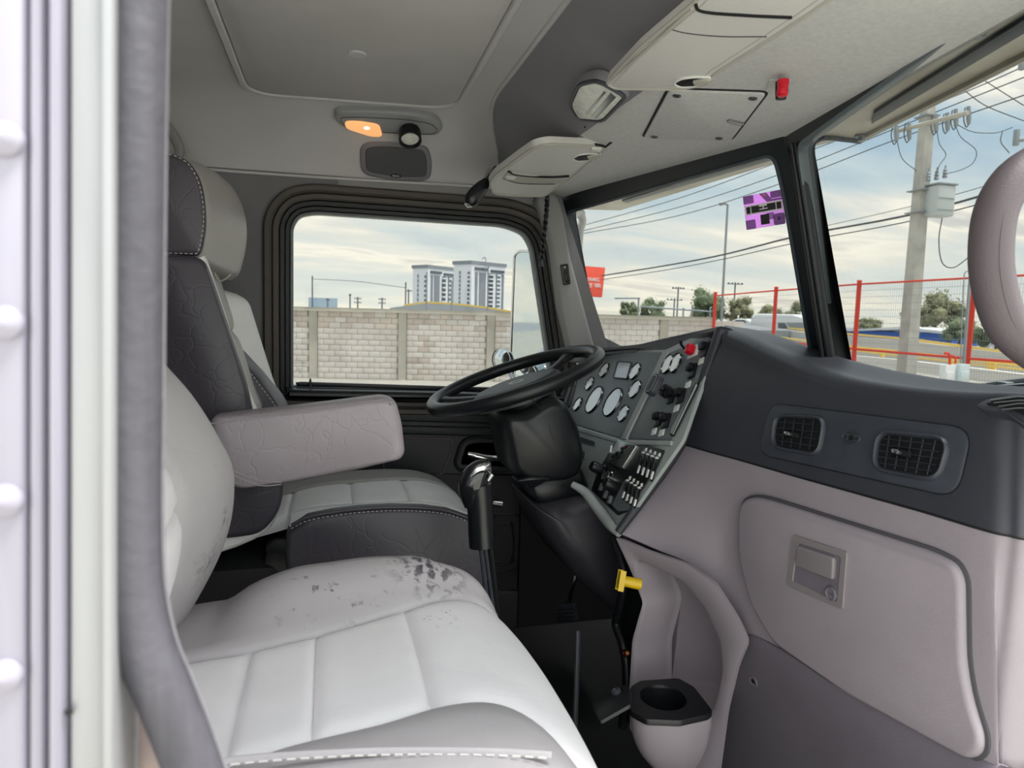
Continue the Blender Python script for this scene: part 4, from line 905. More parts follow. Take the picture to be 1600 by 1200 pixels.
pillow(scol, 'column_shroud', o, [(1.50, .022, 0, 0), (1.507, .010, 0, 0), (1.525, .001, 0, 0), (1.56, 0, 0, 0), (1.66, 0, 0, 0), (1.70, .008, 0, 0), (1.72, .024, 0, 0)], M_wheel, .022)
bm = B(); tube(bm, crl([aY(830, 622, 1.51), aY(852, 652, 1.502), aY(866, 690, 1.501), aY(885, 735, 1.505)], 20), .0012, 6); obj('shroud_seam', bm, M_deep, scol)
o = xz([(810, 742), (893, 720), (905, 752), (890, 768), (836, 778), (820, 770)], 1.60)
pillow(scol, 'tilt_collar', o, [(1.52, .012, 0, 0), (1.53, .001, 0, 0), (1.68, 0, 0, 0), (1.69, .012, 0, 0)], M_black, .012)
o = xz([(806, 752), (830, 744), (862, 748), (834, 764)], 1.49); tl_ = pillow(scol, 'tilt_lever', o, [(1.49, .004, 0, 0), (1.495, 0, 0, 0), (1.54, 0, 0, 0)], M_wheel, .006)
o = xz([(812, 768), (826, 775), (900, 758), (935, 775), (958, 830), (970, 900), (970, 965), (925, 925), (870, 870), (835, 820)], 1.60)
pillow(scol, 'column_cover', o, [(1.455, .045, .01, 0), (1.462, .028, .005, 0), (1.478, .010, 0, 0), (1.51, 0, 0, 0), (1.70, 0, 0, 0), (1.74, .02, 0, 0)], mat('column_cover', '#34323a', .45, bump=.2, bs=500), .03)
# sculpted lip of the lower dash next to the column
bm = B(); tube(bm, crl([aY(895, 757, 1.47), aY(915, 770, 1.44), aY(938, 800, 1.38), aY(955, 822, 1.32), aY(968, 834, 1.29)], 24), [.008+.004*sin(pi*i/24) for i in range(25)], 10); obj('stack_lip', bm, M_panel2, dash)
# pedals and pedal bracket
pd = empty('brake_pedal', aY(885, 955, 1.66), 'dark ribbed foot pedal deep under the dashboard', 'pedal')
f = fr3(aY(868, 948, 1.70), aY(900, 948, 1.62), aY(875, 975, 1.72)); l = rnd(f.L([(868, 946), (898, 944), (902, 968), (872, 974)]), .008, 3)
bm = B(); slab(bm, f, l, -.006, .006, .003); pad = obj('pedal_pad', bm, M_dplate, pd)
for k in range(4):
    a0, b0 = f.uv(873, 951+k*6); a1, b1 = f.uv(898, 949+k*6); bm = B(); tube(bm, [f.p(a0, b0, .006), f.p(a1, b1, .006)], .0015, 6); obj('pad_rib', bm, M_black, pad)
bm = B(); tube(bm, crl([aY(885, 950, 1.70), aY(892, 920, 1.74), aY(905, 880, 1.8)], 8), .009, 8); obj('pedal_arm', bm, M_black, pd)
bm = B(); tube(bm, [aY(903, 985, 1.30), aY(901, 1060, 1.28), Vector((aY(901, 1060, 1.28).x, 1.28, 1.362))], .006, 8); o = obj('floor_bracket', bm, M_dplate, label='thin dark upright rod in the footwell', cat='rod', org=aY(901, 1060, 1.28))
bm = B(); f = fr3(aY(925, 1095, 1.05), aY(985, 1060, 1.05), aY(930, 1120, 1.0)); slab(bm, f, rnd(f.L([(922, 1098), (975, 1068), (985, 1075), (985, 1100), (935, 1128)]), .006, 3), -.006, 0, .002); o = obj('column_bracket', bm, M_black, dash)
a, b = f.uv(963, 1082); bm = B(); lathe(bm, f.M(a, b, 0), [(0, 0), (.009, 0), (.009, .004), (.005, .006), (.003, .004), (0, .004)], 12); obj('bolt', bm, M_dplate, o)
# ================================================================== GEAR LEVER
gs = empty('gear_lever', aY(775, 960, 1.25), 'black gear lever with a long grip and glossy knob', 'gear lever')
bm = B(); pts = crl([aY(747, 757, 1.25), aY(750, 790, 1.25), aY(752, 825, 1.25), aY(754, 853, 1.25)], 16)
tube(bm, pts, [.026, .0262, .0262, .026, .0258, .0256, .0255, .0255, .0255, .0255, .0255, .0258, .026, .026, .0262, .0262, .0262], 20, flat=.85); grip = obj('grip', bm, mat('grip_plastic', '#16181c', .28), gs)
bm = B(); pts = [aY(741, 790, 1.25), aY(738, 770, 1.25), aY(740, 755, 1.25), aY(746, 743, 1.25), aY(755, 736, 1.25), aY(762, 738, 1.25)]
tube(bm, crl(pts, 30), [.019+.010*min(1, i/10) if i < 10 else .029-.012*((i-10)/20)**2 for i in range(31)], 20, flat=.8); kb = obj('knob', bm, mat('knob_gloss', '#1a1c20', .12, coat=.5), gs)
bm = B(); tube(bm, crl([aY(736, 744, 1.226), aY(748, 733, 1.226), aY(762, 731, 1.23), aY(767, 739, 1.235)], 20), [.003+.006*sin(pi*i/20) for i in range(21)], 10, flat=.6); obj('knob_cap', bm, M_chrome, kb)
bm = B(); tube(bm, [aY(768, 742, 1.235), aY(762, 752, 1.23)], [.006, .004], 10); obj('splitter_button', bm, M_steel, kb)
for x0, x1, r in ((750, 762, .0045), (757, 770, .004), (765, 776, .006)):
    bm = B(); tube(bm, [aY(x0, 845, 1.25), aY(x1+2, 960, 1.25)], r, 8); obj('lever_shaft', bm, M_black if r > .005 else M_dplate, gs)
bm = B(); lathe(bm, Matrix.Translation(aY(782, 985, 1.25)), [(0, -.25), (.10, -.25), (.085, -.2), (.09, -.17), (.065, -.12), (.07, -.09), (.04, -.04), (.02, .0), (0, .0)], 20); obj('lever_boot', bm, M_rub, gs)
# ================================================================== OVERHEAD THINGS
def vz(z): return FZ(z)
HF = fr3((.56, 1.18, zprof(.56)), (.84, 1.18, zprof(.84)), (.56, .8, zprof(.56)))
ac = rnd(HF.L([(1046, 138), (1198, 143), (1142, 217), (1006, 213)]), .012, 4)
acp = empty('access_panel', HF.hit(1100, 178), 'pale fabric covered access panel with four screws overhead', 'panel')
bm = B(); slab(bm, HF, grow(ac, .0045), -.002, .0015); obj('panel_gap', bm, M_deep, acp)
bm = B(); slab(bm, HF, ac, 0, .005, .002); acl = obj('panel', bm, M_head, acp)
for x, y in ((1058, 145), (1177, 149), (1023, 210), (1124, 212)):
    a, b = HF.uv(x, y); bm = B(); lathe(bm, HF.M(a, b, .005), [(0, 0), (.0075, 0), (.007, .0015), (.004, .002), (.003, .0008), (0, .0008)], 16); sc_ = obj('screw', bm, M_steel if 0 else M_dplate, acp)
a, b = HF.uv(1150, 185); bm = B(); box(bm, (0, 0, .002), (.030, .008, .004), HF.M(a, b, .005), .001); obj('latch_clip', bm, M_steel, acp)
# map light in the header riser
dl1 = empty('map_light', aZ(935, 155, 2.79), 'clear rectangular courtesy light in a dark frame overhead', 'light')
df = fr3(aZ(900, 170, 2.768), aZ(955, 180, 2.742), aZ(930, 130, 2.776))
l = rnd(df.L([(905, 128), (935, 121), (982, 148), (945, 187), (905, 184), (891, 160)]), .018, 5)
bm = B(); slab(bm, df, grow(l, .004), -.016, .002, .003); obj('light_housing', bm, M_arch, dl1)
bm = B(); ring(bm, df, grow(l, .002), off(l, .005), 0, .008, .002); obj('light_frame', bm, M_dplate, dl1)
bm = B(); slab(bm, df, off(l, .005), .001, .007, .003); ln = obj('lens', bm, M_lens, dl1)
for p in ([(958, 139), (966, 146), (935, 180), (926, 178)], [(947, 137), (950, 139), (921, 174), (918, 172)]):
    bm = B(); slab(bm, df, df.L(p), .007, .0085, .0005); obj('lens_rib', bm, M_steel, ln)
bm = B(); a, b = HF.uv(914, 198); lathe(bm, Matrix.Translation(aZ(914, 198, 2.752)) @ Matrix.Rotation(pi, 4, 'X'), [(0, 0), (.002, 0), (.002, .002), (0, .002)], 8); obj('trim_stud', bm, M_deep, ceiling)
# red capsule lamp
rl = empty('indicator_lamp', HF.hit(1222, 130), 'small red capsule lamp with black clip under the header', 'lamp')
a, b = HF.uv(1218, 135); bm = B(); slab(bm, HF, rnd(HF.L([(1202, 124), (1238, 124), (1228, 146), (1196, 142)]), .003, 3), -.001, .0015, .0005); obj('adhesive_pad', bm, M_head, rl)
p0 = HF.hit(1223, 126); bm = B(); q0 = aY(1221, 128, p0.y-.010); q1 = aY(1220, 155, p0.y-.010); tube(bm, [q0, q0.lerp(q1, .4), q1], [.0095, .0095, .0085], 14, flat=.8); obj('lamp_clip', bm, M_black, rl)
q0 = aY(1224, 125, p0.y-.026); q1 = aY(1222, 151, p0.y-.026)
bm = B(); tube(bm, [q0, q0.lerp(q1, .28), q0.lerp(q1, .30), q0.lerp(q1, .60), q0.lerp(q1, .62), q0.lerp(q1, .92), q1], [.0088, .0088, .0082, .0082, .0088, .0084, .006], 16); obj('lamp_lens', bm, M_red, rl)
# ceiling lamp with spot, and speaker (far side)
ol = empty('reading_lamp', aY(605, 190, 1.93), 'oval grey ceiling lamp, amber lens lit, with swivelling spot', 'lamp')
lf = fr3(aY(520, 180, 1.90), aY(690, 195, 1.90), aY(600, 210, 1.97))
l = rnd(lf.L([(519, 171), (560, 169), (640, 172), (682, 180), (692, 196), (685, 207), (640, 207), (560, 201), (528, 192)]), .035, 6)
bm = B(); slab(bm, lf, l, -.03, .012, .010, 4); bz = obj('lamp_bezel', bm, mat('lamp_bezel', '#9a9b9e', .4), ol)
l2 = rnd(lf.L([(530, 177), (560, 176), (640, 180), (675, 187), (684, 197), (678, 203), (640, 203), (560, 198), (534, 187)]), .03, 6)
bm = B(); ring(bm, lf, l2, off(l2, .0012), .010, .0132); obj('bezel_line', bm, M_dplate, bz)
l3 = rnd(lf.L([(538, 182), (560, 182), (592, 187), (598, 206), (580, 206), (540, 193)]), .015, 5)
bm = B(); slab(bm, lf, l3, .008, .017, .004, 3); le = obj('amber_lens', bm, M_amber, ol, label='lit amber lens')
a, b = lf.uv(573, 191); bm = B(); lathe(bm, lf.M(a, b, .013), [(0, 0), (.010, 0), (.008, .004), (0, .006)], 14); obj('bulb', bm, M_bulb, le)
c0 = aY(639, 198, 1.93); c1 = aY(640, 228, 1.85); dd = (c1-c0).normalized()
bm = B(); tube(bm, crl([aY(639, 186, 1.93), aY(639, 198, 1.915), aY(639, 206, 1.90)], 8), [.046, .042, .038, .035, .033, .031, .030, .030, .030], 20, flat=.9); obj('spot_collar', bm, mat('lamp_bezel', '#9a9b9e', .4), ol)
sm = Matrix.Translation(aY(640, 205, 1.90)) @ Vector((0, -.52, -.85)).to_track_quat('Z', 'Y').to_matrix().to_4x4()
bm = B(); lathe(bm, sm, [(0, 0), (.028, 0), (.030, .006), (.030, .034), (.028, .036), (.026, .034), (.024, .020), (0, .018)], 28); sp_ = obj('spot', bm, M_black, ol)
bm = B(); lathe(bm, sm, [(0, .019), (.0235, .019), (.0235, .026), (.012, .028), (0, .028)], 24); obj('spot_lens', bm, M_lens, sp_)
spk = empty('speaker', aY(615, 250, 2.02), 'grey rounded speaker grille above the far side window', 'speaker')
sf = fr3(aY(562, 270, 2.035), aY(672, 280, 2.035), aY(615, 225, 1.985))
l = rnd(sf.L([(562, 222), (600, 218), (668, 226), (675, 250), (673, 282), (620, 282), (564, 272)]), .03, 6)
bm = B(); slab(bm, sf, l, -.03, .008, .006, 3); obj('speaker_surround', bm, mat('speaker_surround', '#7d7b80', .5), spk)
bm = B(); slab(bm, sf, off(l, .014), .006, .012, .004, 3); sg = obj('speaker_grille', bm, mat('speaker_grille', '#54555a', .7, var=.25, vs=900, bump=.5, bs=900), spk)
a, b = sf.uv(618, 272); bm = B(); slab(bm, sf, circ((a, b), .015, 24, .0058), .011, .0145, .0005); bd = obj('badge', bm, M_deep, sg)
text('badge_lettering', 'REAR', .0085, sf.M(a, b, .0147), M_lab, bd, ext=.0002)
# sun visors
def visor(name, label, pts, fr, r, seam, notch, grp='sun visors'):
    v = empty(name, fr.hit(*pts[0]), label, 'sun visor', grp)
    l = rnd(fr.L(pts), r, 6); bm = B(); slab(bm, fr, l, -.010, .006, .005, 3); bd = obj('visor_board', bm, M_vis, v)
    bm = B(); q = off(l, .002); tube(bm, [fr.p(a, b, .0055) for a, b in q], .0030, 6, closed=True); obj('visor_binding', bm, M_vise, v)
    q = off(l, .011); bm = B(); ring(bm, fr, q, off(q, .0008), .0055, .0066); obj('stitch_line', bm, M_vise, bd)
    return v, bd
VP = fr3(aY(775, 298, 1.84), aY(850, 303, 1.93), aY(835, 225, 1.44))
v1, b1 = visor('sun_visor', 'pale vinyl sun visor beside the far pillar, clip at its right', [(763, 284), (772, 270), (812, 240), (834, 225), (855, 220), (900, 222), (943, 224), (940, 232), (900, 268), (872, 288), (852, 304), (800, 303), (770, 300)], VP, .03, 0, 0)
def curveon(fr, pts, h, r, m, name, par, n=24, flat=1):
    bm = B(); tube(bm, [fr.p(*fr.uv(*p), h) for p in [tuple(q)[:2] for q in crl([(a, b, 0) for a, b in pts], n)]], r, 8, flat=flat); return obj(name, bm, m, par)
f = VP; l = rnd(f.L([(794, 262), (806, 266), (850, 271), (888, 270), (882, 276), (870, 282), (850, 281), (810, 280), (785, 273)]), .004, 3)
bm = B(); slab(bm, f, l, .006, .010, .002); pk1 = obj('visor_pocket', bm, M_vise, v1)
curveon(f, [(794, 262), (806, 267), (850, 271), (888, 270)], .009, .003, M_deep, 'pocket_mouth', pk1)
curveon(f, [(785, 273), (808, 280), (840, 282), (866, 282)], .0098, .0012, M_dplate, 'pocket_seam', pk1)
bm = B(); slab(bm, f, rnd(f.L([(790, 268), (806, 270), (803, 274), (790, 274)]), .002, 2), .0095, .011, .0005); obj('pocket_label', bm, M_lab, pk1)
def clip(f, p, par, s=1):
    x, y = p; l = rnd(f.L([(x, y), (x+10*s, y-6*s), (x+26*s, y-8*s), (x+48*s, y-8*s), (x+26*s, y+3*s), (x+8*s, y+4*s)]), .006, 4)
    bm = B(); slab(bm, f, l, .004, .0075, .001); o = obj('mirror_slot', bm, M_deep, par); bm = B(); ring(bm, f, grow(l, .003), l, .004, .0085, .001); obj('slot_rim', bm, M_lab, o)
    bm = B(); slab(bm, f, rnd(f.L([(x+24*s, y-5*s), (x+44*s, y-9*s), (x+46*s, y-5*s), (x+28*s, y+1*s)]), .002, 2), .006, .011, .001); obj('slot_tab', bm, M_vise, o)
clip(f, (895, 243), v1, .9)
bm = B(); slab(bm, f, rnd(f.L([(924, 225), (940, 225), (936, 230), (922, 229)]), .001, 2), .006, .012, .001); obj('hinge_clip', bm, M_lab, v1)
bm = B(); tube(bm, [f.p(*f.uv(930, 223), .004), f.p(*f.uv(946, 226), .004), HF.hit(955, 222)], .0035, 8); obj('hinge_rod', bm, M_black, v1)
VP2 = fr3(aZ(950, 125, 2.735), aZ(1060, 134, 2.712), aZ(1085, 0, 2.745))
v2, b2 = visor('sun_visor', 'large pale sun visor overhead, nearer the open door', [(947, 124), (1000, 68), (1085, -4), (1170, -90), (1420, -90), (1262, 20), (1118, 112), (1108, 127), (1062, 135), (962, 134)], VP2, .012, 0, 0)
curveon(VP2, [(1088, -4), (1100, 10), (1170, 16), (1240, 19)], .0065, .0022, M_deep, 'pocket_mouth', b2)
curveon(VP2, [(1040, 36), (1075, 45), (1130, 50), (1200, 50)], .0060, .0010, M_dplate, 'pocket_seam', b2)
curveon(VP2, [(952, 122), (1010, 72), (1085, 4)], .0075, .0025, M_vise, 'fold_seam', b2)
clip(VP2, (1056, 124), v2, 1.2)
# black handled brush behind the driver visor
bh = empty('brush', aY(750, 295, 1.80), 'black tapered handle tucked behind the far sun visor', 'brush')
bm = B(); tube(bm, crl([aY(732, 320, 1.80), aY(742, 305, 1.80), aY(755, 290, 1.80), aY(763, 281, 1.80)], 16), [.010, .015, .018, .020, .0205, .0205, .020, .020, .019, .018, .017, .016, .014, .013, .012, .011, .010], 14, flat=.7); obj('handle', bm, mat('brush_plastic', '#14161b', .3), bh)
bm = B(); tube(bm, [aY(762, 282, 1.80), aY(777, 262, 1.80)], [.0085, .0085], 10, flat=.6); obj('shank', bm, M_black, bh)
for i in range(5):
    p = aY(763+i*1.5, 279-i*3, 1.79); bm = B(); tube(bm, [p, p+Vector((-.012, -.004, .004))], .0014, 5); obj('bristle', bm, M_steel, bh)
bm = B(); tube(bm, [aY(726, 318, 1.795), aY(731, 324, 1.79), aY(737, 323, 1.795)], .0015, 6); obj('end_trim', bm, M_lab, bh)
# twisted cord
cp_ = crl([aY(855, 300, 1.93), aY(854, 330, 1.93), aY(850, 370, 1.935), aY(846, 405, 1.94)], 70)
hc_ = empty('hanging_cord', aY(855, 300, 1.93), 'twisted black cord hanging beside the far pillar', 'cord')
for ph in (0, pi):
    bm = B(); tube(bm, [p+Vector((.0035*cos(i*.55+ph), .0035*sin(i*.55+ph), 0)) for i, p in enumerate(cp_)], .0042, 6); obj('strand', bm, M_black, hc_)
bm = B(); lathe(bm, Matrix.Translation(cp_[-1]+Vector((0, 0, -.022))), [(0, 0), (.0075, .001), (.006, .01), (.003, .024), (0, .026)], 12); obj('cord_end', bm, M_dplate, hc_)
bm = B(); slab(bm, HF, circ(HF.uv(857, 300), .013, 18), -.004, .004, .002); obj('cord_eyelet', bm, M_black, hc_)
# clip on the pillar, hook at the back, sticker on the glass
pc = empty('pillar_clip', aY(881, 435, 1.99), 'small black clip screwed to the grey far pillar', 'clip')
f = FY(2.0); bm = B(); slab(bm, f, rnd(f.L([(875, 414), (887, 412), (891, 444), (880, 446)]), .004, 3), 0, .008, .003); pcb = obj('clip_body', bm, M_black, pc)
bm = B(); slab(bm, f, rnd(f.L([(879, 424), (886, 423), (889, 440), (881, 441)]), .003, 3), .006, .014, .003); obj('clip_tongue', bm, M_rub, pc)
a, b = f.uv(881, 418); bm = B(); lathe(bm, f.M(a, b, .008), [(0, 0), (.0035, 0), (.003, .0015), (0, .0015)], 12); obj('screw', bm, M_steel, pc)
bm = B(); tube(bm, crl([aY(243, 180, 1.95), aY(262, 200, 1.95), aY(278, 225, 1.95), aY(279, 243, 1.95), aY(262, 252, 1.95)], 24), .012, 10, flat=.6); o = obj('coat_hook', bm, M_wallR, label='grey curved hook above the high backed seat', cat='hook')
st_ = empty('sticker', WL.hit(1192, 327), 'square purple and black sticker on the windscreen', 'sticker')
P4 = [(1159, 308), (1221, 296), (1226, 350), (1165, 360)]
S = [Vector(WL.uv(*p)) for p in P4]
def sq(s, t): q = (S[0]*(1-s)+S[1]*s)*(1-t)+(S[3]*(1-s)+S[2]*s)*t; return (q.x, q.y)
def patch(pts, h, m, name, par, r=.0008): bm = B(); l = rnd([sq(*p) for p in pts], r, 3); slab(bm, WL, l, h, h+.0003); return obj(name, bm, m, par)
M_pur = mat('sticker_purple', '#ea92fa', .5); M_pdk = mat('sticker_dark', '#5c5268', .5); M_pgr = mat('sticker_grey', '#8d8297', .5); M_blk = mat('sticker_black', '#2a2629', .5)
M_slab = mat('sticker_white', '#f2f0f2', .5)
for m_ in (M_pur, M_pdk, M_pgr):
    N = m_.node_tree.nodes; L = m_.node_tree.links; tl = N.new('ShaderNodeBsdfTranslucent'); tl.inputs[0].default_value = N['Principled BSDF'].inputs['Base Color'].default_value
    mx = N.new('ShaderNodeMixShader'); mx.inputs[0].default_value = .85; L.new(N['Principled BSDF'].outputs[0], mx.inputs[1]); L.new(tl.outputs[0], mx.inputs[2]); tp = N.new('ShaderNodeBsdfTransparent'); m3_ = N.new('ShaderNodeMixShader'); m3_.inputs[0].default_value = .4; L.new(mx.outputs[0], m3_.inputs[1]); L.new(tp.outputs[0], m3_.inputs[2]); L.new(m3_.outputs[0], N['Material Output'].inputs[0])
base_ = patch([(0, 0), (1, 0), (1, 1), (0, 1)], -.0035, M_pur, 'sticker_sheet', st_, .003)
def pt(x0, y0, x1, y1, h, m, n, r=.0006): return patch([(x0, y0), (x1, y0), (x1, y1), (x0, y1)], h, m, n, base_, r)
pt(0, 0, .27, .24, -.0031, M_pdk, 'print_patch', .002); pt(.70, 0, 1, .20, -.0031, M_pdk, 'print_patch', .002); patch([(.42, 0), (.6, 0), (.72, .22), (1, .22), (1, .28), (.6, .28)], -.0031, M_pdk, 'print_patch', base_)
pt(.5, .02, .58, .10, -.0028, mat('sticker_pink', '#e5788c', .5), 'print_patch'); pt(0, .72, .26, 1, -.0031, M_pdk, 'print_patch', .002); pt(.40, .62, .62, .92, -.0031, M_blk, 'print_patch'); pt(.56, .60, .74, .80, -.0033, M_pgr, 'print_patch', .002)
pt(.72, .66, 1, 1, -.0031, M_pdk, 'print_patch', .006); bm = B(); slab(bm, WL, circ(sq(.86, .81), .0042, 18), -.0028, -.0025); obj('print_patch', bm, M_pgr, base_)
pt(.03, .29, .97, .57, -.0028, M_slab, 'print_band'); pt(.06, .33, .94, .53, -.0025, M_blk, 'print_band')
for x in (.17, .81): pt(x, .32, x+.02, .54, -.0022, M_slab, 'print_line')
pt(.40, .31, .60, .38, -.0022, M_slab, 'print_line'); pt(.49, .36, .515, .46, -.0022, M_slab, 'print_line'); pt(.40, .44, .61, .47, -.0022, M_slab, 'print_line')
# grab handle on the near pillar
gp_ = [(1690, 200), (1630, 248), (1585, 280), (1556, 330), (1548, 400), (1556, 460), (1575, 510), (1610, 545), (1660, 575), (1700, 600)]
gh = empty('grab_handle', aY(1556, 400, .62), 'thick curved grey-brown grab handle beside the open door', 'handle')
bm = B(); tube(bm, crl([aY(a, b, .60) for a, b in gp_], 70), [.0215]*71, 20, up=(0, -1, 0)); gg = obj('handle_grip', bm, M_grab, gh, ang=80)
bm = B(); tube(bm, crl([aY(a+14, b+3, .581) for a, b in gp_[1:-1]], 60), .0005, 5); obj('grip_seam', bm, M_grab, gg)
for p in (gp_[0], gp_[-1]):
    c = aY(*p, .60); bm = B(); tube(bm, [c, c+Vector((.10, .02, 0))], [.024, .028], 14); obj('handle_foot', bm, M_grab, gh)
# ================================================================== OUTSIDE THE TRUCK
# mirror on its arm
my = 2.42
c = aY(838, 478, my); mu = Vector((.50, -.866, 0)); mf = Fr(c, mu, (0, 0, 1))
mm = empty('side_mirror', c, 'tall rectangular side mirror in a pale frame outside the far door', 'mirror')
l = rnd(mf.L([(803, 398), (812, 390), (880, 392), (880, 590), (796, 590)]), .015, 4)
bm = B(); slab(bm, mf, l, -.02, 0, .004); mb = obj('mirror_shell', bm, M_white, mm); bm = B(); slab(bm, mf, off(l, .010), 0, .002); obj('mirror_pane', bm, M_mir, mb)
bm = B(); ring(bm, mf, l, off(l, .009), 0, .006, .002); obj('mirror_frame', bm, M_chrome, mb)
bm = B(); tube(bm, [aY(826, 386, my+.03), aY(890, 378, my-.05)], .006, 8); obj('mirror_arm', bm, M_gal, mm)
for (x, y, r, nm) in ((785, 562, .042, 'round chrome convex mirror left of the wheel rim, outside'), (822, 590, .058, 'larger round chrome convex mirror seen through the steering wheel')):
    c = aY(x, y, 2.40); rm = empty('convex_mirror', c, nm, 'mirror', 'round convex mirrors')
    X = Matrix.Translation(c) @ Vector((-.80, -.60, .0)).to_track_quat('Z', 'Y').to_matrix().to_4x4()
    bm = B(); lathe(bm, X, [(0, -.05), (r*.5, -.045), (r*.9, -.02), (r*1.06, 0), (r*1.03, .008), (r*.97, .004)], 28); obj('mirror_bowl', bm, M_chrome, rm)
    bm = B(); lathe(bm, X, [(r*.97, .002), (r*.7, .009), (r*.35, .013), (0, .0145), (0, .0)], 28); obj('mirror_pane', bm, M_mir, rm)
    bm = B(); tube(bm, [c+Vector((.02, .03, -.02)), Vector((c.x+.04, 2.20, 2.05)), Vector((c.x+.05, 2.12, 2.0))], .008, 8); obj('mirror_stalk', bm, M_gal, rm)
mk = empty('mirror_bracket', aY(903, 350, 2.25), 'white tubular mirror bracket just outside the far windscreen corner', 'bracket')
bm = B(); tube(bm, crl([aY(893, 335, 2.22), aY(904, 332, 2.24), aY(910, 345, 2.25), (aY(906, 362, 2.25)), aY(903, 400, 2.25)], 20), [.018]*8+[.014]*13, 12); obj('bracket_tube', bm, M_white, mk)
bm = B(); tube(bm, [aY(893, 348, 2.23), aY(901, 354, 2.24), aY(897, 372, 2.24)], .008, 8); obj('bracket_bar', bm, M_white, mk)
# outer sun visor above the windscreen
ev = empty('roof_visor', (1.0, 1.18, 2.72), 'pale metal sun shade outside above the windscreen', 'sun shade')
vr = FZ(2.735); M_ev = mat('visor_metal', '#dbd6c8', .4, col2='#c3bba9', vs=9, bump=.1, bs=60)
L_ = vr.L([(1262, 200), (1340, 150), (1600, -30), (1700, -90), (1760, 20), (1600, 86), (1345, 216), (1300, 222), (1264, 232)])
bm = B(); slab(bm, vr, L_, -.008, 0, .002); e1 = obj('visor_sheet', bm, M_ev, ev)
bm = B(); slab(bm, vr, vr.L([(1366, 172), (1600, 24), (1700, -36), (1700, -6), (1600, 46), (1362, 189)]), .0, .006, .001); obj('visor_slot', bm, mat('slot_dark', '#3c4550', .5), e1)
bm = B(); tube(bm, [vr.hit(1345, 216), vr.hit(1600, 86), vr.hit(1750, 10)], .009, 8); obj('visor_rim', bm, M_ev, e1)
bm = B(); tube(bm, crl([vr.hit(1256, 232), vr.hit(1285, 214), vr.hit(1320, 216), vr.hit(1345, 219)], 16), .008, 8); obj('visor_brace', bm, mat('brace_dark', '#56626b', .6, var=.5, vs=300), e1)
for x, y in ((1531, 45), (1346, 211)):
    c = vr.hit(x, y); bm = B(); lathe(bm, Matrix.Translation(c) @ Matrix.Rotation(pi, 4, 'X'), [(0, 0), (.013, 0), (.013, .004), (.008, .006), (.007, .012), (0, .012)], 6); obj('visor_bolt', bm, M_gal, e1)
L_ = vr.L([(893, 322), (1050, 270), (1210, 225), (1225, 243), (1219, 253), (969, 329), (893, 327)])
bm = B(); slab(bm, vr, L_, -.008, 0, .002); e2 = obj('visor_sheet', bm, M_ev, ev)
bm = B(); slab(bm, vr, vr.L([(972, 312), (1060, 283), (1200, 243), (1206, 247), (1060, 290), (980, 314)]), 0, .006, .001); obj('visor_slot', bm, mat('slot_grey', '#7d8385', .5), e2)
# wiper and cowl beyond the glass
wp = empty('wiper', aX(1560, 600, 1.05), 'parked windscreen wiper lying along the near glass', 'wiper')
bm = B(); tube(bm, [aX(1518, 605, 1.05), aX(1560, 600, 1.06), aX(1640, 592, 1.07)], [.003, .006, .007], 8); obj('wiper_arm', bm, M_gal, wp)
bm = B(); tube(bm, [aX(1516, 606, 1.04), aX(1536, 604, 1.04)], .0055, 8); obj('wiper_blade', bm, M_black, wp)
bm = B(); tube(bm, [aX(1550, 606, 1.03), aX(1640, 599, 1.04)], .004, 6); obj('wiper_link', bm, M_steel, wp)
bm = B(); box(bm, aX(1574, 602, 1.055), (.03, .02, .012), None, .003); obj('wiper_clamp', bm, M_gal, wp)
# ---- block wall
WA = Vector((-1.27, 25.48, 0)); wd = Vector((5.51, -1.17, 0)).normalized(); wnn = Vector((wd.y, -wd.x, 0))
if wnn.dot(-WA) < 0: wnn = -wnn
WMx = Matrix((wd, wnn, Vector((0, 0, 1)))).transposed().to_4x4()
def wp_(t, h, z): return WA+wd*t+wnn*h+Vector((0, 0, z))
bw = empty('block_wall', wp_(4, 0, 0), 'long pale cinder block wall with concrete piers beyond the yard', 'wall')
bm = B(); box(bm, (1, -.08, 1.2), (28.4, .12, 2.42), Matrix.Translation(WA) @ WMx); obj('mortar_core', bm, M_mort, bw)
bm = B(); box(bm, (1, -.05, 2.46), (28.4, .26, .13), Matrix.Translation(WA) @ WMx, .01); obj('coping', bm, M_conc, bw)
bme = {}
for v in range(3):
    b_ = B(); box(b_, (0, 0, 0), (.388, .06, .188), None, .006 if v else .004); me = bpy.data.meshes.new('brick'); b_.to_mesh(me); b_.free(); fin(me); me.materials.append((M_block, M_block, M_block2)[v]); bme[v] = me
rest = B(); cnt = 0; P0 = .72; SPn = 3.15
for k in range(-3, 5):
    tp = P0+k*SPn; 
    bm = B(); box(bm, (tp, .0, 1.21), (.28, .12, 2.42), Matrix.Translation(WA) @ WMx, .01); obj('pier', bm, M_conc, bw)
    for r in range(12):
        z = .1+r*.2; x = tp+.15+(0 if r % 2 else -.2)
        while x < tp+SPn-.15:
            a = max(x, tp+.15); b = min(x+.4, tp+SPn-.15)
            if b-a > .1:
                t = (a+b)/2; w = b-a
                if -.9 < t < 9.6 and cnt < 296 and not (t < -.2 and r < 1):
                    st2 = (r > 8 and random.random() < .6) or (4.2 < t < 5.0 and random.random() < .7)
                    o = bpy.data.objects.new('brick', bme[2 if st2 else random.choice((0, 1))]); COL.objects.link(o); o.parent = bw
                    o.matrix_local = Matrix.Translation(wp_(t, -.015+random.uniform(-.003, .003), z)-ORG[bw]) @ WMx @ Matrix.Diagonal((w/.4, 1, 1, 1)); cnt += 1
                else: box(rest, (t, -.015, z), (w-.012, .06, .188), Matrix.Translation(WA) @ WMx)
            x += .4
obj('brick_rest', rest, M_block, bw, kind='stuff')
